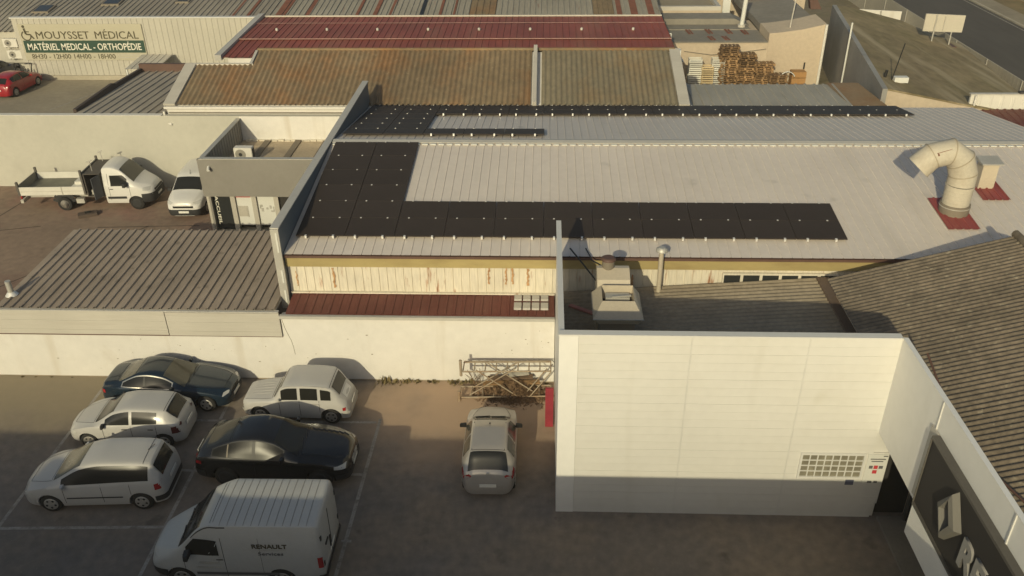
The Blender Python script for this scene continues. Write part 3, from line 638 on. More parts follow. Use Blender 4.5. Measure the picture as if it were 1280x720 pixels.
mb = MB(); mb.box(-15.9, -9.4, 36.5, 37.3, 0, .06); mb.build('sill', kerbm, t)
mb = MB(); mb.box(-15.85, -14.96, 36.97, 37.02, .1, 2.12); d = mb.build('glass_door', dglass, t)
fit_text('ACCUEIL', 1.5, .15, 'lettering', letter_w, d, (-15.72, 36.955, 1.86), (.0, 0, -1), (1, 0, 0), bold=.01)
mb = MB(); mb.box(-14.72, -13.94, 36.97, 37.02, .32, 2.14); d = mb.build('white_panel', doorw, t)
mb = MB(); mb.box(-14.7, -14.3, 36.955, 36.968, 1.92, 2.0); mb.box(-14.7, -14.0, 36.955, 36.968, 1.78, 1.87); mb.build('red_print', red_ink, d)
mb = MB(); mb.box(-14.68, -14.2, 36.955, 36.968, 1.28, 1.33); mb.box(-14.24, -14.2, 36.955, 36.968, .75, 1.28); mb.box(-14.68, -14.25, 36.958, 36.968, .78, 1.27); mb.build('hatch', frame_m, d)
mb = MB(); mb.box(-13.70, -12.87, 36.97, 37.02, .32, 2.14); d = mb.build('white_panel', doorw, t)
mb = MB()
for (a, b, z0, z1) in ((-13.62, -13.56, 1.2, 1.3), (-13.6, -13.48, 1.28, 1.4), (-13.56, -13.45, 1.05, 1.22), (-13.32, -13.22, 1.15, 1.25), (-13.15, -13.06, 1.2, 1.36), (-13.1, -12.98, 1.02, 1.1), (-12.98, -12.93, 1.02, 1.3)): mb.box(a, b, 36.957, 36.968, z0, z1)
mb.build('grey_print', galv, d)
mb = MB(); mb.box(-12.6, -9.45, 36.99, 37.03, .1, 2.12); mb.build('dark_opening', void_m, t)
mb = MB(); mb.tube([(-15.55, 36.55, 3.5), (-15.5, 36.3, 3.42)], .07, 8); one(mb, 'wall_lamp', doorw, 'small white lamp on the upper left corner of the taupe annex fascia', 'lamp')
def ac_unit(cx, cy, z, w, h, d, label, rot=None):
    t = thing('air_conditioner', label, 'air conditioner', 'outdoor air conditioning units')
    mb = MB(); mb.box(cx-w/2, cx+w/2, cy-d, cy, z, z+h); mb.build('case', cream2, t, bev=.02)
    mb = MB(); mb.tube([(cx-w*.14, cy-d-.012, z+h/2), (cx-w*.14, cy-d-.001, z+h/2)], h*.4, 18); g = mb.build('fan_grille', kiosk_in, t)
    mb = MB(); mb.tube([(cx-w*.14, cy-d-.02, z+h/2), (cx-w*.14, cy-d-.012, z+h/2)], h*.14, 12); mb.build('fan_hub', plast, g)
    mb = MB(); mb.box(cx+w/2+.001, cx+w/2+.012, cy-d*.9, cy-d*.1, z+.08, z+h-.08); mb.build('side_grille', plast, t)
    mb = MB(); mb.box(cx-w*.4, cx-w*.34, cy-d, cy+.12, z-.06, z-.005); mb.box(cx+w*.34, cx+w*.4, cy-d, cy+.12, z-.06, z-.005); mb.build('bracket', galv, t)
ac_unit(-14.75, 39.4, 2.82, .9, .65, .4, 'pale air conditioner on the deck roof behind the taupe fascia')

# neighbouring dark grey shed roof
t = thing('grey_shed', 'low dark grey sheet roofed shed left of the rusty brown roof', 'shed')
mb = MB(); mb.prism([(42.6, 0), (51.4, 0), (51.4, 3.5), (42.6, 3.8)], 'x', -24.5, -19.95); mb.build('wall', cream2, t)
mb = MB(); mb.corr((-24.75, 42.55, 3.93), (-19.9, 42.55, 3.93), (-24.75, 51.4, 3.66), .5, .06, 'trap', 3, .003); mb.build('roof_sheet', dark_roof, t)
mb = MB(); mb.prism([(43.0, 3.75), (51.6, 3.5), (51.6, 3.86), (47.8, 4.0), (47.5, 4.12), (43, 4.08)], 'x', -24.95, -24.78); mb.build('verge_board', M('dark_brown_board', (.07, .05, .04), .7, .1, 1), t)
mb = MB(); mb.box(-24.95, -19.9, 51.42, 51.65, 3.3, 4.12); mb.build('rear_parapet', brownm, t)
mb = MB(); mb.box(-25.4, -19.75, 42.42, 42.55, 3.86, 3.97); mb.build('gutter', cream2, t)
mb = MB(); mb.tube([(-19.78, 42.35, 4.2), (-19.78, 42.35, 3.6), (-19.4, 42.15, 3.55)], .06, 8); one(mb, 'downpipe_elbow', cream2, 'short cream downpipe elbow at the lower left corner of the rusty brown roof', 'downpipe')

# rusty brown roofed workshop
t = thing('workshop', 'long workshop with rusty brown corrugated roof behind the warehouse', 'workshop')
mb = MB(); mb.prism([(42.56, 0), (52.5, 0), (52.5, 4.3), (47.6, 5.85), (42.56, 4.4)], 'x', -16.2, 7.15); mb.prism([(42.56, 0), (46.1, 0), (46.1, 5.42), (42.56, 4.4)], 'x', -19.7, -16.2); mb.build('wall', cream, t)
mb = MB(); mb.corr((-19.1, 42.45, 4.50), (-16.02, 42.45, 4.50), (-19.1, 46.15, 5.542), .28, .075, 'sine', 2, .006); mb.corr((-16.02, 42.45, 4.50), (-.75, 42.45, 4.50), (-16.02, 47.6, 5.95), .28, .075, 'sine', 3, .006); mb.build('left_roof_sheet', brown_roof, t)
mb = MB(); mb.corr((-.2, 42.45, 4.50), (6.75, 42.45, 4.50), (-.2, 47.6, 5.95), .28, .075, 'sine', 3, .006); mb.build('right_roof_sheet', M('olive_fibre_cement', (.2, .17, .115), .9, .16, .3, (.22, .14, .065), .7, .48, .7, .4, stretch=(1, .7, 1), fine=.14, bump=.2, bscale=20), t)
mb = MB(); mb.corr((-16.2, 47.6, 5.95), (7.1, 47.6, 5.95), (-16.2, 52.6, 4.35), .28, .06, 'sine', 2, .004); mb.build('rear_roof_sheet', brown_roof, t)
mb = MB(); mb.bar((-19.45, 42.4, 4.53), (-19.45, 46.15, 5.59), .6, .12); mb.build('left_verge', panelm, t)
mb = MB(); mb.bar((7.05, 42.4, 4.53), (7.05, 47.6, 6.0), .55, .12); mb.build('right_verge', panelm, t)
mb = MB(); mb.bar((-.55, 42.3, 4.62), (-.55, 47.6, 6.12), .2, .3); mb.build('party_upstand', panelm, t)
mb = MB(); mb.tube([(-16.1, 47.6, 6.0), (7.1, 47.6, 6.0)], .1, 8); mb.build('ridge_roll', brown_roof, t)
mb = MB(); mb.bar((-19.7, 46.18, 5.58), (-16.0, 46.18, 5.58), .16, .1); mb.build('step_flashing', panelm, t)
mb = MB(); mb.prism([(46.1, 4.6), (47.5, 4.6), (47.5, 6.0), (46.1, 5.62)], 'x', -16.2, -16.06); mb.build('step_cheek', flash_pale, t)
mb = MB(); mb.box(-19.75, 7.2, 42.34, 42.47, 4.32, 4.43); mb.build('gutter', cream, t)
mb = MB(); mb.box(-19.6, -9.4, 42.5, 42.54, 4.03, 4.1); mb.build('wall_cable', M('cable_grey', (.2, .18, .15), .7, .1, 1), t)

# oxide red roofed hall
t = thing('red_hall', 'long hall with oxide red ribbed roof in front of the aged grey roof', 'hall')
mb = MB(); mb.prism([(53.2, 0), (61.85, 0), (61.85, 4.25), (57, 4.25), (53.2, 4.0)], 'x', -20.0, 8.0); mb.build('wall', cream, t)
mb = MB(); mb.corr((-20.3, 53.0, 4.08), (8.15, 53.0, 4.08), (-20.3, 56.6, 4.30), .44, .04, 'seam', 2, .005); mb.build('lower_roof_sheet', redroof, t)
mb = MB(); mb.corr((-20.3, 56.5, 4.33), (8.15, 56.5, 4.33), (-20.3, 62.2, 4.48), .44, .04, 'seam', 2, .005); mb.build('upper_roof_sheet', redroof, t)
mb = MB(); mb.box(-20.3, 8.15, 56.42, 56.5, 4.36, 4.40); mb.box(-20.3, 8.15, 60.3, 60.34, 4.49, 4.51); mb.build('lap_flashing', M('pink_lap', (.4, .24, .2), .7, .15, 2), t)
mb = MB(); mb.bar((-20.5, 52.9, 4.1), (-20.4, 62.3, 4.55), .4, .35); mb.build('left_verge', flash_pale, t)
mb = MB(); mb.box(-20.3, 8.15, 62.16, 62.26, 4.5, 4.60); mb.build('head_flashing', panelm, t)
for i in range(8):
    mb = MB(); x = -18.3+i*3.45; mb.tube([(x, 58.6, 4.4), (x, 58.6, 4.54), (x, 58.6, 4.58)], [.09, .09, .02], 8); mb.build('roof_fixing', panelm, t)
mb = MB(); mb.box(7.9, 8.3, 53.0, 53.5, 3.9, 4.5); mb.build('white_end_trim', doorw, t)
def dome(x, y, z, r, mat, label):
    t = thing('roof_dome', label, 'roof dome')
    mb = MB(); mb.tube([(x, y, z-.25), (x, y, z)], r*1.05, 20); mb.build('upstand', panelm, t)
    mb = MB(); mb.tube([(x, y, z+r*.55*math.sin(a)) for a in np.linspace(0, 1.5, 7)], [r*math.cos(a) for a in np.linspace(0, 1.5, 7)], 20); mb.build('dome_cap', mat, t)
dome(5.85, 52.9, 4.25, .66, dome_m, 'milky dome rooflight on a white upstand near the right end of the red roof')
dome(-7.75, 52.9, 4.2, .6, kiosk_m, 'dull grey dome rooflight at the middle of the red roof edge')

# aged grey hall at the very back
t = thing('grey_hall', 'long hall with aged grey ribbed roof streaked with rust at the top of the photo', 'hall')
mb = MB(); mb.prism([(62.4, 0), (76, 0), (76, 6.0), (62.4, 4.3)], 'x', -38.7, 8.0); mb.prism([(63.95, 0), (76, 0), (76, 5.7), (63.95, 3.2)], 'x', -46, -38.75); mb.build('wall', cream2, t)
mb = MB(); mb.corr((-46, 63.35, 3.22), (-38.92, 63.35, 3.22), (-46, 76, 5.85), .42, .06, 'trap', 1, .004); mb.build('side_roof_sheet', MATS['left_grey_sheet'] if 'left_grey_sheet' in MATS else grey_roof, t)
gz = lambda y: 4.42+.12*(y-62.3)
seg_x = [-38.9, -19.9, -15.3, -11, -8.9, -5.5, -3.6, 3.4, 4.9, 8.2]
seg_m = [M('left_grey_sheet', (.3, .27, .22), .7, .12, .3, (.18, .15, .12), .5, .45, .7, .4, stretch=(1, .2, 1)), grey_roof, grey_roof, grey_roof, grey_roof, brown_roof, grey_roof, brown_roof, grey_roof]
for i in range(9):
    mb = MB(); mb.corr((seg_x[i], 62.3, gz(62.3)), (seg_x[i+1]-.02, 62.3, gz(62.3)), (seg_x[i], 76, gz(76)), .42, .06, 'trap', 1, .004); mb.build('roof_sheet', seg_m[i], t)
for xx, ww in ((-19.3, .45), (-18.9, .2), (-17.2, .3), (-13.6, .22), (-12.3, .3), (-11.2, .18), (-8.95, .25), (-7.6, .2), (-6.6, .14), (5.25, .35), (6.3, .5), (7.5, .45), (-21.5, .2), (-22.6, .16)):
    mb = MB(); mb.bar((xx, 62.28, gz(62.28)+.055), (xx, 75, gz(75)+.055), ww, .03); mb.build('rust_streak', rust_plain if xx > -23 and xx != -8.95 else black_m, t)
for x, y, w_, d_, lb in ((-37.2, 64.0, 1.25, 1.4, 'dark closed roof window at the left of the grey roof'), (-32.6, 65.4, 1.35, 1.1, 'raised roof window with pale glass in the middle of the left grey roof'), (-27.3, 65.7, 1.0, .7, 'small rooflight at the top edge of the left grey roof')):
    rw_ = thing('roof_window', lb, 'roof window')
    a = gz(y)
    mb = MB(); mb.hull8([(x-w_/2, y-d_/2, gz(y-d_/2)), (x+w_/2, y-d_/2, gz(y-d_/2)), (x+w_/2, y+d_/2, gz(y+d_/2)), (x-w_/2, y+d_/2, gz(y+d_/2))], [(x-w_/2, y-d_/2, gz(y-d_/2)+.13), (x+w_/2, y-d_/2, gz(y-d_/2)+.13), (x+w_/2, y+d_/2, gz(y+d_/2)+.16), (x-w_/2, y+d_/2, gz(y+d_/2)+.16)]); mb.build('frame', duct_band, rw_)
    e = .12
    mb = MB(); mb.hull8([(x-w_/2+e, y-d_/2+e, gz(y-d_/2+e)+.135), (x+w_/2-e, y-d_/2+e, gz(y-d_/2+e)+.135), (x+w_/2-e, y+d_/2-e, gz(y+d_/2-e)+.165), (x-w_/2+e, y+d_/2-e, gz(y+d_/2-e)+.165)], [(x-w_/2+e, y-d_/2+e, gz(y-d_/2+e)+.15), (x+w_/2-e, y-d_/2+e, gz(y-d_/2+e)+.15), (x+w_/2-e, y+d_/2-e, gz(y+d_/2-e)+.18), (x-w_/2+e, y+d_/2-e, gz(y+d_/2-e)+.18)]); mb.build('pane', dglass, rw_)

# medical supply building with its lettered side wall
shopw = M('shop_cladding', (.46, .435, .37), .7, .05, .4, (.4, .375, .31), .5, .5, .75, .6, fine=.03)
t = thing('medical_shop', 'pale ribbed wall of the medical shop carrying the wide lettered sign', 'building')
mb = MB(); mb.box(-38.7, -20.6, 62.0, 62.28, 0, 4.48); mb.build('wall_core', shopw, t)
mb = MB(); mb.corr((-38.7, 61.985, .35), (-20.6, 61.985, .35), (-38.7, 61.985, 4.48), .42, .03, 'trap'); mb.build('ribbed_cladding', shopw, t)
mb = MB(); mb.box(-38.8, -20.5, 61.92, 62.32, 4.485, 4.56); mb.build('top_flashing', ivory_trim, t)
mb = MB(); mb.box(-38.7, -20.6, 61.9, 62.0, .007, .33); mb.build('plinth', kerbm, t)
mb = MB(); mb.box(-45, -38.8, 63.6, 63.9, 0, 3.15); mb.build('side_wall', shopw, t)
t = thing('shop_sign', 'wide pale shop sign with wheelchair symbol and dark green band on the ribbed wall', 'sign')
Ys = 61.90
mb = MB(); mb.box(-38.35, -29.2, Ys, Ys+.04, 1.48, 4.1); mb.build('sign_face', sign_pale, t)
mb = MB(); mb.box(-38.2, -29.25, Ys-.02, Ys-.003, 2.04, 2.92); mb.build('green_band', green_band, t)
fit_text('MOUYSSET', 3.95, .56, 'lettering', ink, t, (-37.12, Ys-.012, 3.05), (1, 0, 0), (0, 0, 1), bold=.0)
fit_text('MÉDICAL', 3.2, .56, 'lettering', ink, t, (-32.75, Ys-.012, 3.05), (1, 0, 0), (0, 0, 1), bold=.0)
fit_text('MATÉRIEL MEDICAL - ORTHOPÉDIE', 8.45, .5, 'lettering', letter_w, t, (-37.95, Ys-.03, 2.24), (1, 0, 0), (0, 0, 1), bold=.008)
fit_text('8H30 - 12H00 14H00 - 18H00', 6.25, .36, 'lettering', ink, t, (-37.85, Ys-.012, 1.6), (1, 0, 0), (0, 0, 1), bold=.0)
mb = MB(); mb.box(-31.4, -29.5, Ys-.012, Ys-.002, 1.84, 1.89); mb.box(-31.4, -29.5, Ys-.012, Ys-.002, 1.66, 1.71); mb.build('small_print', galv, t)
mb = MB(); ic = (-37.85, 3.35)
mb.tube([(ic[0]-.07, Ys-.025, ic[1]+.58), (ic[0]-.07, Ys-.005, ic[1]+.58)], .1, 12)
mb.bar((ic[0]-.05, Ys-.015, ic[1]+.45), (ic[0], Ys-.015, ic[1]+.05), .14, .02, (0, 1, 0)); mb.bar((ic[0]-.03, Ys-.015, ic[1]+.22), (ic[0]+.26, Ys-.015, ic[1]+.2), .07, .02, (0, 1, 0)); mb.bar((ic[0], Ys-.015, ic[1]+.03), (ic[0]+.3, Ys-.015, ic[1]+.0), .1, .02, (0, 1, 0)); mb.bar((ic[0]+.3, Ys-.015, ic[1]+.02), (ic[0]+.52, Ys-.015, ic[1]-.3), .09, .02, (0, 1, 0))
for k in range(14):
    a0 = R(120+k*17); a1 = R(120+(k+1)*17); mb.bar((ic[0]-.0+.33*math.cos(a0), Ys-.015, ic[1]-.08+.33*math.sin(a0)), (ic[0]+.33*math.cos(a1), Ys-.015, ic[1]-.08+.33*math.sin(a1)), .07, .02, (0, 1, 0))
mb.build('wheelchair_symbol', ink, t)
ac_unit(-40.05, 63.55, 2.1, 1.1, .62, .4, 'upper pale air conditioner on the wall left of the shop sign')
ac_unit(-39.95, 63.55, 1.25, 1.1, .62, .4, 'lower pale air conditioner on the wall left of the shop sign')
t = thing('display_rack', 'black metal display rack leaning by the shop wall behind the red car', 'rack')
mb = MB(); mb.bar((-39.4, 61.3, .0), (-39.2, 61.6, 1.35), .05, .05); mb.bar((-38.1, 61.3, .0), (-37.9, 61.6, 1.35), .05, .05); mb.bar((-39.2, 61.6, 1.35), (-37.9, 61.6, 1.35), .05, .05); mb.bar((-39.3, 61.4, .6), (-38.0, 61.4, .6), .05, .05); mb.build('frame', black_m, t)
mb = MB()
for i in range(6): mb.bar((-39.25+i*.2, 61.15, .25), (-39.2+i*.2, 61.5, 1.0), .09, .04)
mb.build('grille', plast, t)
t = thing('porch_cover', 'small pale ribbed porch cover on white posts below the lettered wall', 'porch')
mb = MB(); mb.corr((-29.5, 58.6, 1.75), (-27.2, 58.6, 1.75), (-29.5, 61.7, 1.95), .5, .04, 'trap'); mb.build('cover_sheet', panelm, t)
for x, y in ((-29.4, 58.7), (-27.3, 58.7), (-29.4, 61.4)):
    mb = MB(); mb.box(x-.05, x+.05, y-.05, y+.05, 0, 1.72); mb.build('post', doorw, t)

# ------------------------------------------------------------------ right rear: storage yard and neighbours
t = thing('yard_shelter', 'low grey ribbed lean-to roof in front of the stacked pallets', 'shelter')
mb = MB(); mb.corr((7.6, 43.1, 3.72), (16.3, 43.1, 3.72), (7.6, 48.3, 3.82), .5, .05, 'trap', 2, .004); mb.build('grey_sheet', M('shelter_sheet', (.33, .31, .265), .6, .1, .3, (.4, .37, .32), .5, .45, .7, .5, stretch=(1, .15, 1)), t)
mb = MB(); mb.add([(16.3, 43.1, 3.74), (18.25, 43.1, 3.74), (17.7, 48.5, 3.86), (15.9, 48.5, 3.86)], [(0, 1, 2, 3)]); mb.add([(16.3, 43.1, 3.68), (18.25, 43.1, 3.68), (17.7, 48.5, 3.8), (15.9, 48.5, 3.8)], [(0, 3, 2, 1)]); mb.build('rusty_sheet', M('rusty_shelter_sheet', (.27, .19, .11), .8, .2, .5, (.2, .11, .05), .7, .45, .65, 1.0), t)
mb = MB(); mb.box(7.6, 16.3, 43.1, 48.2, 3.55, 3.68); mb.build('purlins', galv, t)
for x in (8, 12, 16):
    mb = MB(); mb.box(x-.07, x+.07, 48.0, 48.14, 0, 3.55); mb.build('post', galv, t)
t = thing('flat_roof_store', 'beige block store with grey felt roof and rust streaks behind the pallets', 'store')
mb = MB(); mb.box(8.6, 15.3, 60.0, 66.5, 0, 3.2); mb.build('wall', beige_wall, t)
mb = MB(); mb.box(8.5, 15.25, 59.9, 63.2, 3.2, 3.27); mb.prism([(8.5, 3.27), (14.9, 3.27), (13.8, 3.75), (8.5, 3.75)], 'y', 64.6, 66.5); mb.build('felt_roof', flat_roof, t)
mb = MB(); mb.box(8.5, 14.7, 63.2, 64.6, 3.2, 3.34); mb.build('upper_felt', flat_roof, t)
for x, y in ((10.2, 62.5), (11.6, 62.6), (13.0, 62.6), (14.1, 62.4), (11.5, 60.8), (12.5, 60.8)):
    mb = MB(); mb.bar((x, y-.5, 3.3), (x-.12, y+.55, 3.35 if y > 62 else 3.3), .16, .03); mb.bar((x+.22, y-.5, 3.3), (x+.1, y+.55, 3.35 if y > 62 else 3.3), .1, .03); mb.build('rust_streak', rust_plain, t)
mb = MB(); mb.tube([(9.6, 59.97, 2.6), (11.5, 59.95, 2.35), (13.2, 59.95, 2.5), (15.2, 59.97, 2.75)], .025, 6); mb.build('sagging_cable', M('cable_grey2', (.18, .16, .13), .7, .1, 1), t)
t = thing('white_frame_rack', 'white tubular frame at the right end of the red roof', 'frame')
mb = MB(); mb.tube([(8.5, 59.2, 3.2), (8.5, 59.2, 4.0)], .05, 6); mb.tube([(8.5, 59.2, 4.0), (7.7, 59.2, 4.0)], .05, 6); mb.tube([(8.95, 56, 3.0), (8.75, 58, 3.1)], .06, 6); mb.build('tube_frame', doorw, t)
t = thing('gable_store', 'beige store with sloping gable wall right of the stacked pallets', 'store')
mb = MB(); mb.prism([(15.32, 0), (19.0, 0), (19.1, 4.42), (17.5, 4.05), (16.0, 3.85), (15.32, 3.8)], 'y', 60.05, 63); mb.build('wall', beige_wall, t)
mb = MB(); mb.prism([(15.3, 3.3), (19.1, 3.3), (19.1, 4.1), (15.3, 3.75)], 'y', 63, 75); mb.build('roof', flat_roof, t)
mb = MB(); mb.box(15.4, 19, 70.5, 71, 3.9, 4.3); mb.build('rust_band', rust_plain, t)
mb = MB(); mb.tube([(19.08, 59.98, .1), (19.08, 59.98, 4.4)], .1, 8); mb.build('corner_pipe', cream2, t)
mb = MB(); mb.box(17.95, 18.05, 60.0, 60.045, 1.35, 1.8); mb.build('slot_window', void_m, t)
t = thing('back_terrace', 'far rear building with kerbed flat roofs and white openings at the top of the photo', 'building')
mb = MB(); mb.box(8.4, 13.4, 68, 80, 0, 3.6); mb.box(13.4, 22, 76, 90, 0, 3.2); mb.build('wall', beige_wall, t)
mb = MB(); mb.box(8.4, 13.4, 68, 68.3, 3.6, 3.9); mb.box(13.1, 13.4, 68.3, 80, 3.6, 3.9); mb.box(13.4, 22, 76, 76.4, 3.2, 3.5); mb.build('parapet', panelm, t)
mb = MB(); mb.box(8.4, 13.1, 68.3, 80, 3.6, 3.65); mb.box(13.4, 22, 76.4, 90, 3.2, 3.25); mb.build('flat_roof', M('tan_flat_roof', (.3, .255, .18), .9, .15, .3), t)
mb = MB(); mb.box(14.0, 14.6, 70.5, 70.6, 2.5, 4.2); mb.build('white_door', doorw, t)
t = thing('flue_mast', 'tall white flue mast behind the grey felt roof', 'mast')
mb = MB(); mb.tube([(14.2, 63.9, 3.3), (14.35, 63.9, 6.3)], .16, 10); mb.build('mast', doorw, t)
mb = MB(); mb.tube([(14.2, 63.9, 3.3), (14.2, 63.9, 3.5)], .28, 10); mb.build('base', panelm, t)
mb = MB(); mb.tube([(16.9, 61.0, 3.9), (17.1, 61.0, 7.2)], .045, 8); o = one(mb, 'thin_pole', panelm, 'thin pale pole rising from the gable store roof', 'pole')
mb = MB(); mb.hull8([(19.6, 66, 4.1), (20.4, 66, 4.1), (20.4, 66.6, 4.1), (19.6, 66.6, 4.1)], [(19.3, 66, 5.3), (19.7, 66, 5.3), (19.7, 66.5, 5.3), (19.3, 66.5, 5.3)]); one(mb, 'dark_chimney', brownm, 'small dark leaning chimney at the end of the gable store roof', 'chimney')

# mossy roofed building with dark side wall
t = thing('mossy_building', 'large building with mossy stained roof beside the street', 'building')
rz = lambda x, y: 4.42-.2*(x-18.25-(y-45.6)*.155)
RA = [(x, y, rz(x, y)) for x, y in ((18.25, 45.6), (27.6, 45.6), (28.08, 51.2), (28.8, 61.1), (27.2, 63.0), (26.0, 65.2), (22.4, 66.3), (21.0, 65.6))]
mb = MB(); mb.hull8([(x, y, 0) for x, y, z in RA], [(x, y, z-.1) for x, y, z in RA]); mb.build('wall', beige_wall, t)
mb = MB(); mb.hull8([(x, y, z-.09) for x, y, z in RA], RA); mb.build('mossy_roof', moss_roof, t)
mb = MB(); mb.hull8([(17.95, 45.4, 0), (18.22, 45.4, 0), (21.3, 65.6, 0), (21.0, 65.6, 0)], [(17.95, 45.4, 4.46), (18.22, 45.4, 4.46), (21.3, 65.6, 4.5), (21.0, 65.6, 4.5)]); mb.build('side_wall', dark_wall, t)
mb = MB(); mb.box(18.24, 23, 45.3, 45.59, 0, 2.9); mb.build('front_wall', beige_wall, t)
mb = MB(); mb.tube([(19.45, 56.2, .3), (19.45, 56.2, 5.4)], .06, 8); mb.build('white_downpipe', doorw, t)
mb = MB(); mb.bar((17.3, 49.5, 3.1), (18.3, 49.9, 3.15), 1.0, .08); mb.build('door_awning', moss_roof, t)
t = thing('antenna_mast', 'thin dark antenna mast with small white box on the near corner of the mossy roof', 'antenna')
mb = MB(); mb.tube([(19.2, 47.6, 4.3), (19.5, 47.6, 6.3)], .03, 6); mb.build('mast', black_m, t)
mb = MB(); mb.box(19.25, 20.0, 47.3, 47.7, 4.2, 4.5); mb.build('white_box', doorw, t)
mb = MB(); mb.tube([(18.9, 47.9, 4.35), (18.95, 47.9, 4.75)], .08, 6); mb.build('dark_stub', black_m, t)
t = thing('billboard', 'pale billboard seen from behind on two posts at the street edge of the mossy roof', 'billboard')
mb = MB(); mb.hull8([(25.65, 60.2, 3.9), (28.2, 60.0, 3.85), (28.2, 60.12, 3.85), (25.65, 60.32, 3.9)], [(25.65, 60.2, 5.05), (28.2, 60.0, 4.97), (28.2, 60.12, 4.97), (25.65, 60.32, 5.05)]); mb.build('board', board_back, t)
for x in (26.35, 27.55):
    mb = MB(); mb.tube([(x, 60.1, 2.85), (x, 60.1, 5.0)], .05, 6); mb.build('post', galv, t)
mb = MB(); mb.box(26.9, 26.94, 60.05, 60.1, 3.95, 4.95); mb.build('joint_strip', galv, t)
mb = MB(); mb.box(27.2, 27.9, 59.6, 60.5, 2.75, 2.98); mb.build('ballast', brownm, t)
t = thing('street_fence', 'long pale ribbed fence along the near side of the street', 'fence')
mb = MB(); mb.corr((29.9, 100, 0), (29.9, 40, 0), (29.9, 100, 2.3), .5, .008, 'trap'); mb.build('fence_sheet', fence_w, t)
mb = MB(); mb.box(29.93, 30.0, 40, 100, 0, 2.28); mb.build('fence_back', fence_w, t)
for y in range(44, 100, 5):
    mb = MB(); mb.box(29.86, 29.9, y, y+.06, 0, 2.33); mb.build('post', galv, t)
t = thing('hoarding', 'plain white hoarding panels beyond the far edge of the mossy roof', 'hoarding')
mb = MB(); mb.bar((26.4, 75.2, 1.1), (29.6, 74.3, 1.1), .1, 2.0); mb.build('white_panel', cream2, t)
for p in ((28.0, 74.62),):
    mb = MB(); mb.box(p[0]-.05, p[0]+.05, p[1]-.12, p[1]-.04, .1, 2.1); mb.build('panel_joint', galv, t)
t = thing('ribbed_wall', 'white ribbed wall with dark capping beside the mossy roof at the right edge', 'wall')
mb = MB(); mb.box(22.9, 33, 45.9, 46.02, 0, 4.0); mb.build('wall', cream2, t)
mb = MB(); mb.corr((22.9, 45.88, 0), (33, 45.88, 0), (22.9, 45.88, 3.95), .6, .03, 'trap'); mb.build('ribbed_cladding', cream2, t)
mb = MB(); mb.box(22.85, 26.2, 45.83, 46.06, 4.0, 4.06); mb.build('coping', flash_pale, t)
mb = MB(); mb.box(25.4, 33, 45.8, 46.08, 4.062, 4.16); mb.build('dark_parapet', M('dark_parapet', (.06, .055, .05), .7, .1, 1), t)
mb = MB(); mb.box(22.9, 33, 45.75, 45.82, 3.0, 3.08); mb.build('mid_rail', flash_pale, t)
mb = MB(); mb.tube([(23.1, 45.72, .1), (23.1, 45.72, 4.0)], .06, 8); mb.build('downpipe', cream2, t)
t = thing('maroon_lean_to', 'maroon sheet roofed lean-to beside the end of the warehouse at the right edge', 'lean-to')
mb = MB(); mb.prism([(38, 0), (45.7, 0), (45.7, 3.1), (38, 2.5)], 'x', 21.7, 32); mb.build('wall', beige_wall, t)
mb = MB(); mb.corr((21.65, 37.9, 2.6), (32, 37.9, 2.6), (21.65, 45.7, 3.25), .4, .04, 'trap'); mb.build('maroon_sheet', redstrip, t)
# far side of the street
t = thing('roadside_fence', 'beige panel fence along the far side of the street', 'fence')
for y0, y1 in ((74, 80), (80.1, 86), (86.1, 92), (92.1, 98), (98.1, 104)):
    mb = MB(); mb.box(46.3, 46.45, y0, y1, 0, 2.3); mb.build('fence_panel', fence_b, t)
for y in (74, 80, 86, 92, 98):
    mb = MB(); mb.box(46.2, 46.5, y-.1, y+.06, 0, 2.4); mb.build('post', fence_b, t)
mb = MB(); mb.box(43.6, 46.2, 60, 110, 0, .1); struct(mb, 'grass_verge', M('dry_verge', (.21, .16, .085), .95, .2, .5, (.14, .13, .06), .8, .45, .65, .8, bump=.4))
t = thing('roadside_shed', 'dark roadside shed at the upper right corner beyond the fence', 'shed')
mb = MB(); mb.box(47.5, 54, 68, 78, 0, 2.4); mb.build('wall', beige_wall, t)
mb = MB(); mb.box(47.3, 54.2, 67.8, 78.2, 2.4, 2.55); mb.build('roof', M('dark_shed_roof', (.08, .075, .07), .8, .15, 1), t)
sheet('far_yard', [(46.5, 20), (90, 20), (90, 180), (46.5, 180)], .008, M('far_yard_surface', (.2, .155, .11), .95, .15, .3))

# pallets and crates ------------------------------------------------
mb = MB()
for i in range(5): mb.box(-.6+i*.26, -.6+i*.26+.16, -.4, .4, .118, .144)
for y in (-.4, -.07, .3): mb.box(-.6, .6, y, y+.1, .096, .118); 
for y in (-.4, -.07, .3):
    for x in (-.6, -.07, .46): mb.box(x, x+.14, y, y+.1, .022, .096)
for y in (-.4, -.07, .3): mb.box(-.6, .6, y, y+.1, 0, .022)
pal0 = mb.build('pallet', wood)
firstp = [True]
def pallet(x, y, z, rz, label, group='wooden pallets stacked in the storage yard'):
    if firstp[0]: o = pal0; firstp[0] = False
    else: o = pal0.copy(); C.objects.link(o)
    o.location = (x, y, z); o.rotation_euler = (0, 0, rz); tag(o, label, 'pallet', group)
names = ['tallest pallet stack at the left', 'pallet stack right of the tallest one', 'middle pallet stack', 'fourth pallet stack from the left', 'lowest brown pallet stack at the right']
for s, (x, y, n) in enumerate(((12.42, 58.6, 23), (13.65, 58.75, 19), (14.85, 58.6, 15), (15.75, 58.0, 11), (16.3, 57.2, 6))):
    for k in range(n):
        pallet(x+random.uniform(-.09, .09), y+random.uniform(-.08, .08), .01+k*.1455, random.uniform(-.09, .09), 'weathered pallet, %s from the ground in the %s' % (ORD[k+1], names[s]))
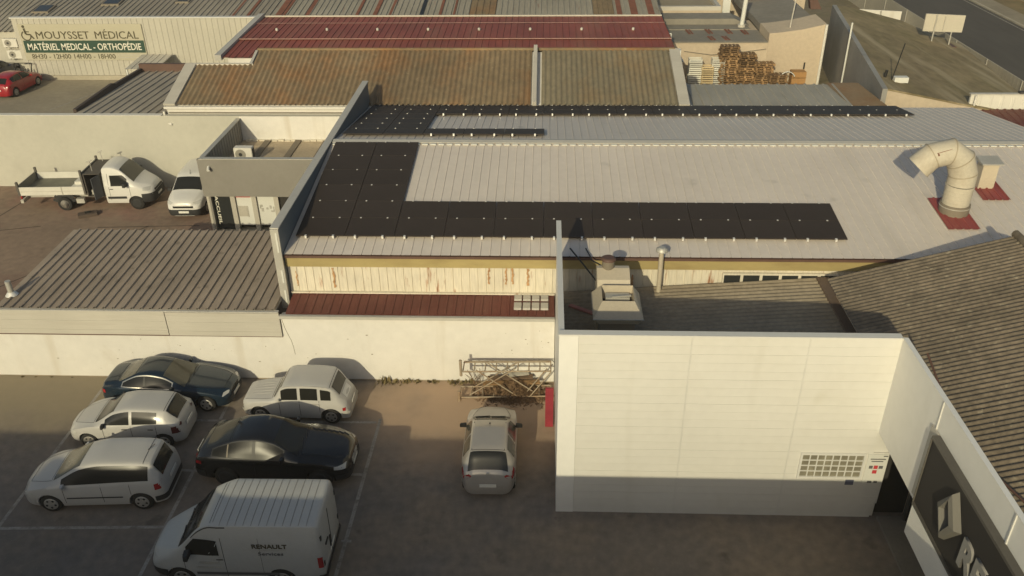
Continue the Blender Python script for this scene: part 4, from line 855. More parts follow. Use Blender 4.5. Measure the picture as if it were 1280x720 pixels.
def crate_stack(x, y, n, h, w, mat, what, stackname):
    mb = MB(); hh = h-.03
    for sx in (-1, 1):
        for sy in (-1, 1): mb.box(sx*w/2-(.05 if sx > 0 else 0), sx*w/2+(.05 if sx < 0 else 0), sy*.28-(.05 if sy > 0 else 0), sy*.28+(.05 if sy < 0 else 0), 0, hh)
    for z in (.02, hh-.1):
        mb.box(-w/2, w/2, -.30, -.281, z, z+.09); mb.box(-w/2, w/2, .281, .30, z, z+.09); mb.box(-w/2-.02, -w/2-.001, -.28, .28, z, z+.09); mb.box(w/2+.001, w/2+.02, -.28, .28, z, z+.09)
    mb.box(-w/2+.01, w/2-.01, -.275, .275, .02, .04)
    o = mb.build('crate', mat); 
    for k in range(n):
        q = o if k == 0 else o.copy()
        if k: C.objects.link(q)
        q.location = (x+random.uniform(-.03, .03), y, .01+k*h); tag(q, '%s slatted crate, %s from the ground in the %s' % (what, ORD[k+1], stackname), 'crate', 'slatted crates stacked left of the pallets')
crate_stack(10.2, 58.6, 9, .28, .85, white_crate, 'white', 'left white stack')
crate_stack(11.0, 58.3, 7, .30, .75, wood_l, 'pale wooden', 'short stack between the white ones')
crate_stack(11.75, 58.6, 9, .28, .85, white_crate, 'white', 'right white stack beside the brown pallets')
for k in range(4):
    mb = MB(); z = .01+k*.42
    mb.box(16.75, 17.7, 58.2, 58.9, z+.04, z+.38); mb.box(16.73, 17.72, 58.18, 58.92, z, z+.035); mb.box(17.2, 17.25, 58.17, 58.195, z+.05, z+.37)
    one(mb, 'plywood_case', wood_o, 'orange plywood case, %s from the ground in its stack by the beige wall' % ORD[k+1], 'case', 'plywood cases in the storage yard')
mb = MB()
for k in range(5):
    pts = [(16.35+.55*math.cos(a)*(1-.05*k)+.05*k, 57.9+.1*k, 1.15+.62*math.sin(a)*(1-.06*k)) for a in np.linspace(.5, 3.3, 10)]
    mb.tube(pts, .035, 6)
one(mb, 'hose_coil', doorw, 'bundle of white hoses looped over the pallets beside the orange cases', 'hose')

# ------------------------------------------------------------------ lot clutter
t = thing('scaffold_frame', 'pale metal scaffold lying on its side against the cream wall', 'scaffold')
def ladder(p, q, dv, name):
    p = Vector(p); q = Vector(q); dv = Vector(dv); mb = MB()
    mb.tube([p, q], .03, 6); mb.tube([p+dv, q+dv], .03, 6)
    for k in range(9): a = p.lerp(q, k/8); mb.tube([a, a+dv], .022, 6)
    return mb.build(name, galv_l, t)
galv_l = M('pale_scaffold_tube', (.33, .27, .195), .7, .12, 2, (.26, .16, .09), .8, .48, .66, 2.5)
ladder((-2.9, 23.85, .12), (.28, 24.0, .12), (0, .62, 0), 'lower_frame')
ladder((-2.75, 24.0, 1.12), (.28, 24.15, 1.08), (0, .6, 0), 'upper_frame')
mb = MB(); mb.tube([(-2.75, 24.3, 1.3), (.28, 24.45, 1.26)], .025, 6); mb.build('guard_tube', galv_l, t)
for a, b in (((-2.55, 23.95, .15), (-.95, 24.1, 1.2)), ((-2.45, 24.4, .15), (-.8, 24.55, 1.2)), ((-2.3, 24.0, 1.2), (-.9, 23.95, .15)), ((-2.0, 24.5, 1.2), (-.35, 24.1, .25)), ((-.6, 24.1, .15), (.15, 24.2, 1.15)), ((-.45, 23.9, .15), (.3, 24.1, 1.1))):
    mb = MB(); mb.tube([a, b], .022, 6); mb.build('brace', galv_l, t)
for x, y, z0, z1 in ((-2.9, 23.8, .0, .42), (-2.82, 24.0, .95, 1.6)):
    mb = MB(); mb.tube([(x, y, z0), (x, y, z1)], .05, 8); mb.build('corner_post', galv_l, t)
dk_plank = M('dark_plank', (.13, .085, .055), .9, .2, 2)
for i, (x0, x1, y, z, mt, lb) in enumerate(((-1.95, -.35, 24.6, .42, dk_plank, 'brown plank on top of the rubble under the scaffold'), (-2.1, -.1, 24.4, .34, wood, 'orange brown plank in front of the rubble under the scaffold'), (-1.2, -.5, 24.72, .5, galv, 'short grey board on the rubble against the wall'))):
    mb = MB(); mb.bar((x0, y, z), (x1, y+.1, z+.02), .22, .05); one(mb, 'plank', mt, lb, 'plank')
def tufts(name, mat, spots, label, cat, n, h, w=.03):
    mb = MB()
    for (x, y, s) in spots:
        for k in range(n):
            a = random.uniform(0, 6.28); r = abs(random.gauss(0, .16))*s; px, py = x+r*math.cos(a), y+r*math.sin(a)*.6
            hh = h*s*random.uniform(.4, 1.2); a2 = random.uniform(0, 6.28); lx, ly = .5*hh*math.cos(a2), .5*hh*math.sin(a2)
            ww = w*random.uniform(.6, 1.5); cx, cy = -math.sin(a2)*ww, math.cos(a2)*ww
            mb.add([(px-cx, py-cy, 0), (px+cx, py+cy, 0), (px+lx*.5+cx, py+ly*.5+cy, hh*.65), (px+lx*.5-cx, py+ly*.5-cy, hh*.65), (px+lx, py+ly, hh)], [(0, 1, 2, 3), (3, 2, 4)])
    o = mb.build(name, mat, recalc=False); tag(o, label, cat, kind='stuff'); WORLD_ROOTS.append(o)
tufts('weeds', grass_m, [(-5.7, 24.75, 1.6), (-5.3, 24.8, .9), (-4.9, 24.8, 1.1), (-4.5, 24.85, .7), (-3.9, 24.85, .7), (-3.2, 24.85, .9), (-2.9, 24.8, .8), (-2.6, 24.85, 1.1)]+[(random.uniform(-20, .2), 24.88, random.uniform(.1, .3)) for _ in range(24)], 'low dry weeds growing along the foot of the cream wall', 'weeds', 22, .15)
mb = MB()
for k in range(3200):
    x = random.gauss(-.95, .55); y = random.gauss(24.2, .25); z = max(0, .45-.55*((x+1.0)/1.1)**2-((y-24.35)/.5)**2*.3)*random.random()+.01
    if y > 24.9 or abs(x+1) > 1.5: continue
    a = random.uniform(0, 6.28); l = random.uniform(.04, .12); e = random.uniform(-.8, .8)
    d = Vector((math.cos(a)*l, math.sin(a)*l, e*l)); n = Vector((-math.sin(a), math.cos(a), random.uniform(-.5, .5)))*l*.4; p = Vector((x, y, z))
    mb.add([p-d, p+n, p+d, p-n], [(0, 1, 2, 3)])
o = mb.build('dry_brush', dry_m, recalc=False); tag(o, 'heap of dry brown leaves and twigs under the scaffold', 'brush heap', kind='stuff'); WORLD_ROOTS.append(o)
mb = MB()
for k in range(14):
    x, y = -2.35+random.uniform(-.15, .15), 24.6; mb.tube([(x, y, 0), (x+random.uniform(-.15, .15), y, .35), (x+random.uniform(-.3, .3), y+random.uniform(-.1, .1), random.uniform(.5, .85))], .008, 4)
one(mb, 'dry_shrub', dry_m, 'bare dry shrub standing behind the left end of the scaffold', 'shrub')
mb = MB(); mb.box(.1, .36, 22.45, 22.53, .02, 1.6); mb.bar((.12, 22.55, 0), (.12, 22.9, 1.2), .05, .05); one(mb, 'red_barrier_board', red_paint, 'narrow upright red board against the left end of the ivory wall', 'board')
t = thing('metal_tray', 'small dark metal tray lying on the yard in front of the tipper truck', 'tray')
mb = MB(); mb.bar((-23.5, 38.35, .09), (-22.7, 38.75, .09), .45, .14); mb.build('tray', M('rusty_tray', (.09, .065, .05), .8, .2, 2), t)
mb = MB(); mb.bar((-23.2, 38.5, .2), (-22.95, 38.62, .2), .1, .1); mb.build('handle', black_m, t)
# ================================================================== vehicles
def pchip(pts):
    xs = np.array([p[0] for p in pts], float); ys = np.array([p[1] for p in pts], float)
    h = np.diff(xs); d = np.diff(ys)/h; m = np.zeros(len(xs))
    for i in range(1, len(xs)-1):
        if d[i-1]*d[i] > 0:
            w1 = 2*h[i]+h[i-1]; w2 = h[i]+2*h[i-1]; m[i] = (w1+w2)/(w1/d[i-1]+w2/d[i])
    m[0], m[-1] = d[0], d[-1]
    def f(x):
        x = min(max(x, xs[0]), xs[-1]); i = min(int(np.searchsorted(xs, x, 'right'))-1, len(xs)-2); i = max(i, 0)
        t = (x-xs[i])/h[i]; t2, t3 = t*t, t*t*t
        return (2*t3-3*t2+1)*ys[i]+(t3-2*t2+t)*h[i]*m[i]+(-2*t3+3*t2)*ys[i+1]+(t3-t2)*h[i]*m[i+1]
    return f

class Car:
    def __init__(s, name, label, cat, L, top, belt, hw, rw, paint, sill=.2, wheels=(.8, 3.4), wr=.31, wy=None, crown=.05, glass=glass_m, rim=rim_m, group=None):
        s.L = L; s.root = thing(name, label, cat, group, world=False)
        s.top, s.belt, s.hw, s.rw = pchip(top), pchip(belt), pchip(hw), pchip(rw)
        s.paint = paint; s.sill = sill; s.crown = crown; s.glass = glass
        ss = {round(p[0], 3) for c in (top, belt, hw, rw) for p in c} | {round(x, 3) for x in np.linspace(0, L, int(L/.085))} | {.01, .025, .05, .09, .14, .2, L-.01, L-.025, L-.05, L-.09, L-.14, L-.2}
        s.st = []
        for x in sorted(ss):
            if not s.st or x-s.st[-1] > .008: s.st.append(x)
        if s.st[-1] != L: s.st[-1] = L
        s.sec = [s.section(x) for x in s.st]
        s.maxw = max(s.hw(x) for x in s.st)
        s.body(wheels, wr, rim)
    def section(s, x):
        zt, zb, hw, rw = s.top(x), s.belt(x), s.hw(x), s.rw(x)
        zb = min(zb, zt-.02); bw = hw-.035; rw = min(rw, bw-.03)
        c = min(s.crown, (zt-zb)*.45+.008)
        ze = max(zt-c*1.15, zb+.004); lo = s.sill
        zq = min(zb-.06, zb-.06); mid = max(lo+.17, min(zb-.16, lo+.38))
        zq = max(zq, mid+.02)
        ym = rw+(bw-rw)*.53+.012*min(1, (ze-zb)/.3)
        P = [(0, zt), (rw*.5, zt-c*.1), (rw*.82, zt-c*.38), (rw*.95, zt-c*.74), (rw, ze), (ym, ze+(zb-ze)*.5), (bw, zb), (hw-.008, zq), (hw, mid), (hw-.012, lo+.14), (hw-.05, lo+.02), (hw*.75, lo), (0, lo)]
        return P
    def at(s, x):
        i = int(np.searchsorted(s.st, x))
        i = min(max(i, 1), len(s.st)-1); a, b = s.st[i-1], s.st[i]; t = min(max((x-a)/(b-a), 0), 1)
        return [(p[0]*(1-t)+q[0]*t, p[1]*(1-t)+q[1]*t) for p, q in zip(s.sec[i-1], s.sec[i])]
    def Y(s, x, z):
        P = s.at(x)[3:12]
        for a, b in zip(P, P[1:]):
            if a[1] >= z >= b[1]: return a[0]+(b[0]-a[0])*((a[1]-z)/max(a[1]-b[1], 1e-6))
        return P[0][0] if z > P[0][1] else P[-1][0]
    def Z(s, x, y):
        P = s.at(x)[:8]; y = abs(y)
        for a, b in zip(P, P[1:]):
            if a[0] <= y <= b[0]: return a[1]+(b[1]-a[1])*((y-a[0])/max(b[0]-a[0], 1e-6))
        return P[-1][1]
    def X(s, x): return s.L/2-x
    def body(s, wheels, wr, rim):
        vs = []; fs = []; n = 25
        for x, P in zip(s.st, s.sec):
            ring = [(p[0], p[1]) for p in P] + [(-p[0], p[1]) for p in P[-2:0:-1]]
            n = len(ring); vs += [(s.X(x), y, z) for y, z in ring]
        m = len(s.st)
        for i in range(m-1):
            for k in range(n): fs.append((i*n+k, i*n+(k+1) % n, (i+1)*n+(k+1) % n, (i+1)*n+k))
        fs.append(tuple(range(n))); fs.append(tuple(range((m-1)*n, m*n))[::-1])
        mb = MB(); mb.add(vs, fs, True); ob = mb.build('body', s.paint, s.root)
        me = ob.data; me.polygons[len(fs)-1].use_smooth = False; me.polygons[len(fs)-2].use_smooth = False
        v0 = sum((s.top(x)-s.sill)*s.hw(x)*2 for x in np.linspace(0, s.L, 40))*s.L/40; nv0 = len(me.vertices)
        for solver, ns, sh in (('EXACT', 28, 0), ('EXACT', 31, .003), ('EXACT', 26, -.004), ('FAST', 28, 0), ('FAST', 30, .004)):
            cut = MB()
            for x in wheels:
                for sg in (-1, 1):
                    y = sg*s.hw(x); cut.tube([(s.X(x)+sh, y-sg*.30, wr+sh), (s.X(x)+sh, y+sg*.2, wr+sh)], wr+.055, ns)
            co = cut.build('cutter', arch_m)
            md = ob.modifiers.new('arch', 'BOOLEAN'); md.operation = 'DIFFERENCE'; md.object = co; md.solver = solver
            dg = bpy.context.evaluated_depsgraph_get(); dg.update()
            nm = bpy.data.meshes.new_from_object(ob.evaluated_get(dg))
            ob.modifiers.remove(md); bpy.data.objects.remove(co)
            bm = bmesh.new(); bm.from_mesh(nm); vol = abs(bm.calc_volume()); bad = sum(1 for e in bm.edges if len(e.link_faces) != 2); bm.free()
            ok = len(nm.vertices) > nv0*.8 and .55*v0 < vol < 1.05*v0 and bad < 6
            print('CAR', s.root.name, solver, len(nm.vertices), nv0, round(vol, 2), round(v0, 2), bad, ok)
            if ok: break
        ob.data = nm
        nm.materials.clear(); nm.materials.append(s.paint); nm.materials.append(arch_m); nm.materials.append(plast)
        for p in nm.polygons:
            c = p.center; p.material_index = 0
            for x in wheels:
                d = math.hypot(c.x-s.X(x), c.z-wr)
                if d < wr+.052 and abs(c.y) < s.hw(x)-.008: p.material_index = 1; p.use_smooth = False
            if c.z < s.sill+.012: p.material_index = 2
        try: nm.set_sharp_from_angle(angle=R(42))
        except Exception: pass
        s.bodyo = ob
        for x in wheels:
            for sg in (-1, 1):
                yo = sg*(s.hw(x)-.02); w_ = .2
                mb = MB(); a = Vector((s.X(x), yo-sg*w_, wr)); b = Vector((s.X(x), yo, wr)); dd = Vector((0, sg, 0))
                mb.tube([a, a+dd*.02, b-dd*.03, b, b+dd*.002], [wr*.9, wr, wr, wr*.93, wr*.68], 24); wo = mb.build('wheel', tyre_m, s.root)
                mb = MB(); mb.tube([b-dd*.03, b+dd*.006, b+dd*.012], [wr*.67, wr*.66, wr*.58], 20)
                for k in range(5):
                    an = k*2*math.pi/5+.3; mb.bar((b.x, b.y+sg*.014, b.z), (b.x+wr*.6*math.cos(an), b.y+sg*.012, b.z+wr*.6*math.sin(an)), wr*.22, .02, (0, 1, 0))
                ro = mb.build('rim', rim, wo)
                mb = MB()
                for k in range(5):
                    an = k*2*math.pi/5+.93; cx, cz = b.x+wr*.42*math.cos(an), b.z+wr*.42*math.sin(an); mb.tube([(cx, b.y+sg*.0125, cz), (cx, b.y+sg*.0165, cz)], wr*.12, 8)
                mb.build('rim_gap', plast, wo)
    # ---- patches that follow the skin
    def side(s, name, mat, x0, x1, lo, hi, off=.006, sg=None, n=14, m=4, parent=None, both=True):
        for g in ((1, -1) if sg is None else (sg,)):
            vs = []; fs = []
            for i in range(n+1):
                x = x0+(x1-x0)*i/n; zl = lo(x) if callable(lo) else lo; zh = hi(x) if callable(hi) else hi; zh = max(zh, zl+.004)
                for j in range(m+1):
                    z = zl+(zh-zl)*j/m; vs.append((s.X(x), g*(s.Y(x, z)+off), z))
            for i in range(n):
                for j in range(m): fs.append((i*(m+1)+j, (i+1)*(m+1)+j, (i+1)*(m+1)+j+1, i*(m+1)+j+1))
            mb = MB(); mb.add(vs, fs, True); o = mb.build(name, mat, parent or s.root)
        return o
    def glassline(s, x): return s.belt(x)+.035
    def roofline(s, x): return s.at(x)[4][1]-.035
    def window(s, x0, x1, trim=None, mat=None, lo=None, hi=None, sg=None):
        lo = lo or s.glassline; hi = hi or s.roofline
        if trim: s.side('window_trim', trim, x0-.035, x1+.035, lambda x: lo(x)-.022, lambda x: hi(x)+.026, .004, sg)
        return s.side('side_window', mat or s.glass, x0, x1, lo, hi, .008, sg)
    def screen(s, name, x0, x1, f0=.92, f1=.92, mat=None, n=10, m=12, dz=.007, dx=0., curve=.0):
        vs = []; fs = []
        for i in range(n+1):
            x = x0+(x1-x0)*i/n; f = f0+(f1-f0)*i/n; hwid = s.at(x)[4][0]*f
            for j in range(m+1):
                y = -hwid+2*hwid*j/m; xx = x-curve*(1-(2*j/m-1)**2)*0
                vs.append((s.X(xx)+dx, y, s.Z(xx, y)+dz))
        for i in range(n):
            for j in range(m): fs.append((i*(m+1)+j, (i+1)*(m+1)+j, (i+1)*(m+1)+j+1, i*(m+1)+j+1))
        mb = MB(); mb.add(vs, fs, True); return mb.build(name, mat or s.glass, s.root)
    def vline(s, x, z0, z1, w=.014, mat=None):
        s.side('door_seam', mat or arch_m, x-w/2, x+w/2, z0, z1, .0035, None, 1, 8)
    def bumper(s, name, mat, end, depth, z0, z1, off=.012):
        # shell wrapped round one end
        xs = [depth-(depth-.0)*(i/9)**.7 for i in range(10)] if end == 'front' else [s.L-depth+depth*(i/9)**.7 for i in range(10)]
        path = [(x, 1) for x in xs]+[(x, -1) for x in xs[::-1]]
        vs = []; fs = []
        ex = off if end == 'front' else -off
        for x, g in path:
            tip = 1 if (x < .02 or x > s.L-.02) else 0
            for j in range(4):
                z = z0+(z1-z0)*j/3; o = off*(.6 if j in (0, 3) else 1)
                vs.append((s.X(x)+(ex*(o/off) if tip else 0), g*(s.Y(x, min(z, s.at(x)[6][1]))+o), z))
        for i in range(len(path)-1):
            for j in range(3): fs.append((i*4+j, (i+1)*4+j, (i+1)*4+j+1, i*4+j+1))
        mb = MB(); mb.add(vs, fs, True); return mb.build(name, mat, s.root)
    def lamp(s, name, mat, x0, x1, z0, z1, off=.009): return s.side(name, mat, x0, x1, z0, z1, off, None, 6, 3)
    def lampf(s, name, mat, x0, x1, lo, hi, off=.009): return s.side(name, mat, x0, x1, lo, hi, off, None, 6, 3)
    def plate(s, end, z, w=.5):
        x = s.X(0)+.02 if end == 'front' else s.X(s.L)-.02
        mb = MB(); mb.box(x-.008, x+.008, -w/2, w/2, z-.055, z+.055); mb.build('number_plate', plate_m, s.root)
    def mirrors(s, x, z, mat=None, size=1.):
        for g in (1, -1):
            y = g*(s.Y(x, z)+.11*size); mb = MB()
            mb.hull8([(s.X(x)-.05*size, y-g*.1*size, z-.05*size), (s.X(x)+.06*size, y-g*.08*size, z-.05*size), (s.X(x)+.03*size, y+g*.09*size, z-.05*size), (s.X(x)-.05*size, y+g*.1*size, z-.05*size)],
                     [(s.X(x)-.05*size, y-g*.1*size, z+.07*size), (s.X(x)+.05*size, y-g*.08*size, z+.07*size), (s.X(x)+.02*size, y+g*.08*size, z+.07*size), (s.X(x)-.05*size, y+g*.1*size, z+.07*size)])
            mb.build('mirror', mat or s.paint, s.root, bev=.012)
    def handles(s, xs, z, mat=None):
        for x in xs:
            s.side('door_handle', mat or s.paint, x-.09, x+.09, z-.018, z+.018, .022)
    def strip(s, x0, x1, z, h=.05, mat=None): s.side('side_moulding', mat or plast, x0, x1, z-h/2, z+h/2, .014, None, 10, 2)
    def seams(s, xs, f0=.86, f1=.94, cross=()):
        # shut lines of bonnet and tailgate
        for x0, x1 in xs:
            for g in (-1, 1):
                mb = MB(); vs = []; K = 8
                for k in range(K+1):
                    x = x0+(x1-x0)*k/K; f = f0+(f1-f0)*k/K; y = g*s.at(x)[4][0]*f
                    for d in (-.006, .006): vs.append((s.X(x), y+d, s.Z(x, y+d)+.004))
                mb.add(vs, [(2*k, 2*k+1, 2*k+3, 2*k+2) for k in range(K)]); mb.build('shut_line', arch_m, s.root)
        for x, f in cross: s.screen('shut_line', x, x+.014, f, f, arch_m, 1, 12, .004)
    def wipers(s, x, y0, l=.5):
        mb = MB()
        for k, y in enumerate(y0):
            mb.bar((s.X(x), y, s.Z(x, y)+.02), (s.X(x+.1), y+l, s.Z(x+.1, y+l)+.02), .02, .015)
        mb.build('wiper', black_m, s.root)
    def place(s, x, y, deg, z=.008):
        s.root.location = (x, y, z); s.root.rotation_euler = (0, 0, R(deg)); return s

CARS = 'cars parked in the lot'
# white compact people carrier, front left of the photo
c = Car('parked_car', 'white compact people carrier with dark side moulding, nearest the bottom left of the lot', 'car', 4.26,
        [(0, .66), (.04, .74), (.3, .88), (.7, 1.0), (1.0, 1.08), (1.95, 1.52), (2.5, 1.61), (3.3, 1.60), (3.9, 1.52), (4.05, 1.28), (4.17, 1.03), (4.22, .85), (4.26, .62)],
        [(0, .58), (.3, .78), (.9, .93), (2, 1.0), (3.6, 1.06), (4.1, 1.0), (4.26, .58)],
        [(0, .50), (.05, .64), (.15, .75), (.35, .835), (.7, .885), (1.2, .905), (3.3, .905), (3.9, .87), (4.12, .80), (4.22, .72), (4.26, .62)],
        [(0, .35), (.3, .58), (.9, .70), (1.9, .60), (3.3, .60), (3.95, .58), (4.26, .5)], white_paint, wheels=(.86, 3.545), wr=.315, group=CARS)
c.screen('windscreen', 1.04, 1.86, .97, .9, glass_l); c.screen('rear_window', 3.97, 4.165, .9, .93, dx=-.012)
c.window(1.30, 3.86, mat=deep_tint); c.vline(2.46, .36, 1.0); c.vline(3.3, .62, 1.02); c.vline(1.34, .36, .95)
c.strip(1.4, 3.05, .56); c.screen('roof_seam', 3.72, 3.735, .98, .98, plast, 1); c.handles((2.25, 3.1), .86); c.mirrors(1.38, 1.0); c.bumper('front_bumper', white_paint, 'front', .4, .24, .5); c.bumper('rear_bumper', plast, 'rear', .3, .3, .5)
c.lamp('headlight', lamp_w, .1, .42, .62, .74); c.lamp('tail_light', lamp_r, 4.0, 4.17, .74, .96); c.plate('front', .42); c.plate('rear', .78)
mb = MB(); mb.tube([(c.X(3.7), 0, 1.57), (c.X(3.95), 0, 1.78)], .012, 6); mb.build('aerial', black_m, c.root)
c.seams(((.25, .98),), .8, .95, ((.24, .8), (.985, .97)))
c.place(-13.3, 19.13, 183.5)

# white small hatchback
c = Car('parked_car', 'small white five-door hatchback between the blue saloon and the people carrier', 'car', 3.80,
        [(0, .6), (.05, .68), (.35, .80), (.9, .93), (1.0, .955), (1.72, 1.34), (2.2, 1.42), (2.9, 1.40), (3.3, 1.34), (3.5, 1.15), (3.66, .97), (3.74, .8), (3.8, .55)],
        [(0, .52), (.35, .72), (.95, .87), (2, .91), (3.2, .95), (3.66, .9), (3.8, .5)],
        [(0, .42), (.05, .56), (.15, .67), (.35, .75), (.7, .80), (1.2, .82), (2.9, .82), (3.4, .79), (3.65, .73), (3.75, .66), (3.8, .56)],
        [(0, .3), (.35, .52), (.95, .64), (1.8, .55), (2.9, .55), (3.4, .53), (3.8, .45)], white_paint, wheels=(.72, 3.19), wr=.285, rim=steel_rim, group=CARS)
c.screen('windscreen', 1.0, 1.64, .96, .9); c.screen('rear_window', 3.33, 3.63, .92, .95, dx=-.008)
c.window(1.36, 2.16); c.window(2.26, 3.06); c.vline(2.21, .34, .9); c.vline(1.28, .34, .86); c.vline(3.02, .55, .92)
c.handles((2.0, 2.85), .80, plast); c.mirrors(1.32, .93, plast); c.bumper('front_bumper', white_paint, 'front', .35, .24, .46); c.bumper('rear_bumper', white_paint, 'rear', .3, .26, .46); c.strip(1.3, 3.0, .5, .05, white_paint)
c.lamp('headlight', lamp_w, .08, .36, .56, .68); c.lamp('tail_light', M('smoked_lamp', (.08, .01, .012), .3, .05, 5), 3.5, 3.74, .6, .86); c.plate('rear', .66); c.plate('front', .4)
c.seams(((.22, .93),), .8, .95, ((.21, .8), (.94, .97), (3.27, .95)))
c.place(-13.55, 21.85, 181)

# blue two-door saloon at the wall
c = Car('parked_car', 'dark blue two-door saloon with chrome window surround beside the cream wall', 'car', 4.49,
        [(0, .58), (.05, .68), (.5, .82), (1.0, .9), (1.45, .96), (2.3, 1.31), (2.75, 1.37), (3.1, 1.34), (3.45, 1.20), (3.85, 1.03), (4.1, 1.0), (4.38, .95), (4.45, .86), (4.49, .62)],
        [(0, .52), (.5, .74), (1.4, .87), (2.4, .9), (3.8, .93), (4.35, .86), (4.49, .55)],
        [(0, .5), (.05, .64), (.15, .74), (.35, .81), (.8, .86), (1.4, .878), (3.3, .878), (4.0, .85), (4.3, .79), (4.43, .70), (4.49, .6)],
        [(0, .4), (.5, .62), (1.4, .70), (2.2, .58), (3.0, .57), (3.9, .60), (4.3, .6), (4.49, .5)], blue_paint, wheels=(.77, 3.5), wr=.32, group=CARS)
c.screen('windscreen', 1.47, 2.22, .97, .92, glass_l); c.screen('rear_window', 3.2, 3.82, .9, .96, glass_l)
c.window(1.9, 3.62, trim=chrome); c.side('window_pillar', black_m, 2.80, 2.87, c.glassline, c.roofline, .012); c.vline(2.92, .34, .9); c.vline(1.62, .34, .86)
c.handles((2.72,), .82); c.mirrors(1.85, .95); c.bumper('front_bumper', blue_paint, 'front', .4, .22, .48); c.bumper('rear_bumper', blue_paint, 'rear', .35, .26, .5); c.strip(1.2, 3.05, .5, .05, blue_paint)
c.lamp('headlight', lamp_w, .05, .2, .60, .67); c.lamp('tail_light', lamp_r, 4.25, 4.45, .68, .82); c.plate('front', .4); c.plate('rear', .72)
mb = MB(); mb.box(c.X(0)-.02, c.X(0)+.015, -.26, -.02, .52, .62); mb.box(c.X(0)-.02, c.X(0)+.015, .02, .26, .52, .62); mb.build('grille', black_m, c.root)
c.seams(((.22, 1.38), (3.92, 4.36)), .84, .93, ((.21, .84), (1.4, .97), (3.9, .97)))
c.wipers(1.42, (-.45, .05), .45)
c.place(-12.98, 23.86, -1.5)

# white vintage hatchback
c = Car('parked_car', 'white boxy vintage five-door hatchback with ridged flat bonnet beside the cream wall', 'car', 3.66,
        [(0, .70), (.05, .80), (.25, .86), (1.05, .97), (1.14, 1.0), (1.45, 1.42), (1.7, 1.50), (2.4, 1.52), (3.0, 1.47), (3.12, 1.40), (3.4, 1.02), (3.58, .78), (3.66, .5)],
        [(0, .58), (.3, .76), (1.05, .88), (2.4, .93), (3.3, .9), (3.55, .68), (3.66, .46)],
        [(0, .5), (.05, .60), (.2, .655), (.6, .69), (1.2, .735), (2.7, .735), (3.15, .71), (3.5, .67), (3.62, .63), (3.66, .58)],
        [(0, .5), (.3, .56), (1.05, .63), (1.5, .60), (2.9, .60), (3.1, .59), (3.66, .48)], white_paint, wheels=(.62, 3.05), wr=.30, rim=steel_rim, crown=.045, group=CARS)
c.screen('windscreen', 1.13, 1.46, .94, .92, glass_l); c.screen('rear_window', 3.12, 3.36, .82, .84, dx=-.004)
c.window(1.42, 1.98, lo=lambda x: c.belt(x)+.05, hi=lambda x: c.roofline(x)-.03); c.window(2.08, 2.66, lo=lambda x: c.belt(x)+.05, hi=lambda x: c.roofline(x)-.03); c.window(2.76, 3.1, lo=lambda x: c.belt(x)+.06, hi=lambda x: c.roofline(x)-.05)
c.vline(1.34, .34, .92); c.vline(2.03, .34, .96); c.vline(2.7, .5, .96); c.handles((1.9, 2.58), .84, galv); c.mirrors(1.36, .98, galv, .7)
c.bumper('front_bumper', galv, 'front', .2, .40, .5, .03); c.bumper('rear_bumper', galv, 'rear', .2, .40, .5, .03)
c.lamp('headlight', lamp_w, .01, .09, .60, .74); c.lamp('tail_light', lamp_r, 3.46, 3.56, .56, .68); c.plate('rear', .62, .4); c.plate('front', .5, .4)
mb = MB()
for y in (-.3, -.15, 0, .15, .3): mb.bar((c.X(.3), y, c.Z(.3, y)+.0), (c.X(1.0), y, c.Z(1.0, y)+.0), .03, .02)
mb.build('bonnet_rib', white_paint, c.root)
mb = MB(); mb.add([(c.X(3.40), -.3, c.Z(3.40, .3)+.012), (c.X(3.40), .3, c.Z(3.40, .3)+.012), (c.X(3.55), .3, c.Z(3.55, .3)+.012), (c.X(3.55), -.3, c.Z(3.55, .3)+.012)], [(0, 1, 2, 3)]); mb.build('rear_panel', plate_m, c.root)
c.seams(((.12, 1.06),), .92, .95, ((1.08, .97), (3.06, .95)))
for g in (-1, 1):
    mb = MB(); xs_ = np.linspace(1.5, 3.02, 9)
    for a_, b_ in zip(xs_, xs_[1:]): mb.bar((c.X(a_), g*c.at(a_)[4][0], c.at(a_)[4][1]+.008), (c.X(b_), g*c.at(b_)[4][0], c.at(b_)[4][1]+.008), .03, .02)
    mb.build('drip_rail', white_paint, c.root)
c.place(-8.28, 23.17, 178.5)

# black coupe style SUV
c = Car('parked_car', 'large black sloping-roofed sport utility car beside the white lettered van', 'car', 4.82,
        [(0, .72), (.05, .84), (.4, 1.0), (1.0, 1.09), (1.5, 1.15), (2.3, 1.56), (2.8, 1.66), (3.3, 1.62), (3.9, 1.43), (4.45, 1.19), (4.6, 1.14), (4.72, 1.0), (4.82, .66)],
        [(0, .66), (.4, .86), (1.4, 1.02), (2.6, 1.07), (4.2, 1.12), (4.65, 1.0), (4.82, .6)],
        [(0, .58), (.05, .72), (.15, .81), (.35, .88), (.8, .94), (1.4, .965), (3.6, .965), (4.3, .92), (4.6, .85), (4.75, .77), (4.82, .66)],
        [(0, .45), (.4, .66), (1.4, .76), (2.3, .62), (3.2, .61), (4.3, .62), (4.82, .5)], black_paint, wheels=(.88, 3.78), wr=.37, rim=plast, sill=.26, group=CARS)
c.screen('windscreen', 1.52, 2.24, .97, .92); c.screen('rear_window', 3.62, 4.4, .88, .95)
c.window(1.95, 4.12, trim=plast, mat=deep_tint); c.side('window_pillar', black_m, 2.78, 2.88, c.glassline, c.roofline, .012); c.side('window_pillar', duct_band, 3.62, 3.66, c.glassline, c.roofline, .012)
c.vline(2.83, .42, 1.05); c.vline(1.85, .42, 1.0); c.handles((2.65, 3.5), .94); c.mirrors(1.95, 1.13); c.bumper('front_bumper', plast, 'front', .4, .30, .52); c.bumper('rear_bumper', plast, 'rear', .4, .3, .58)
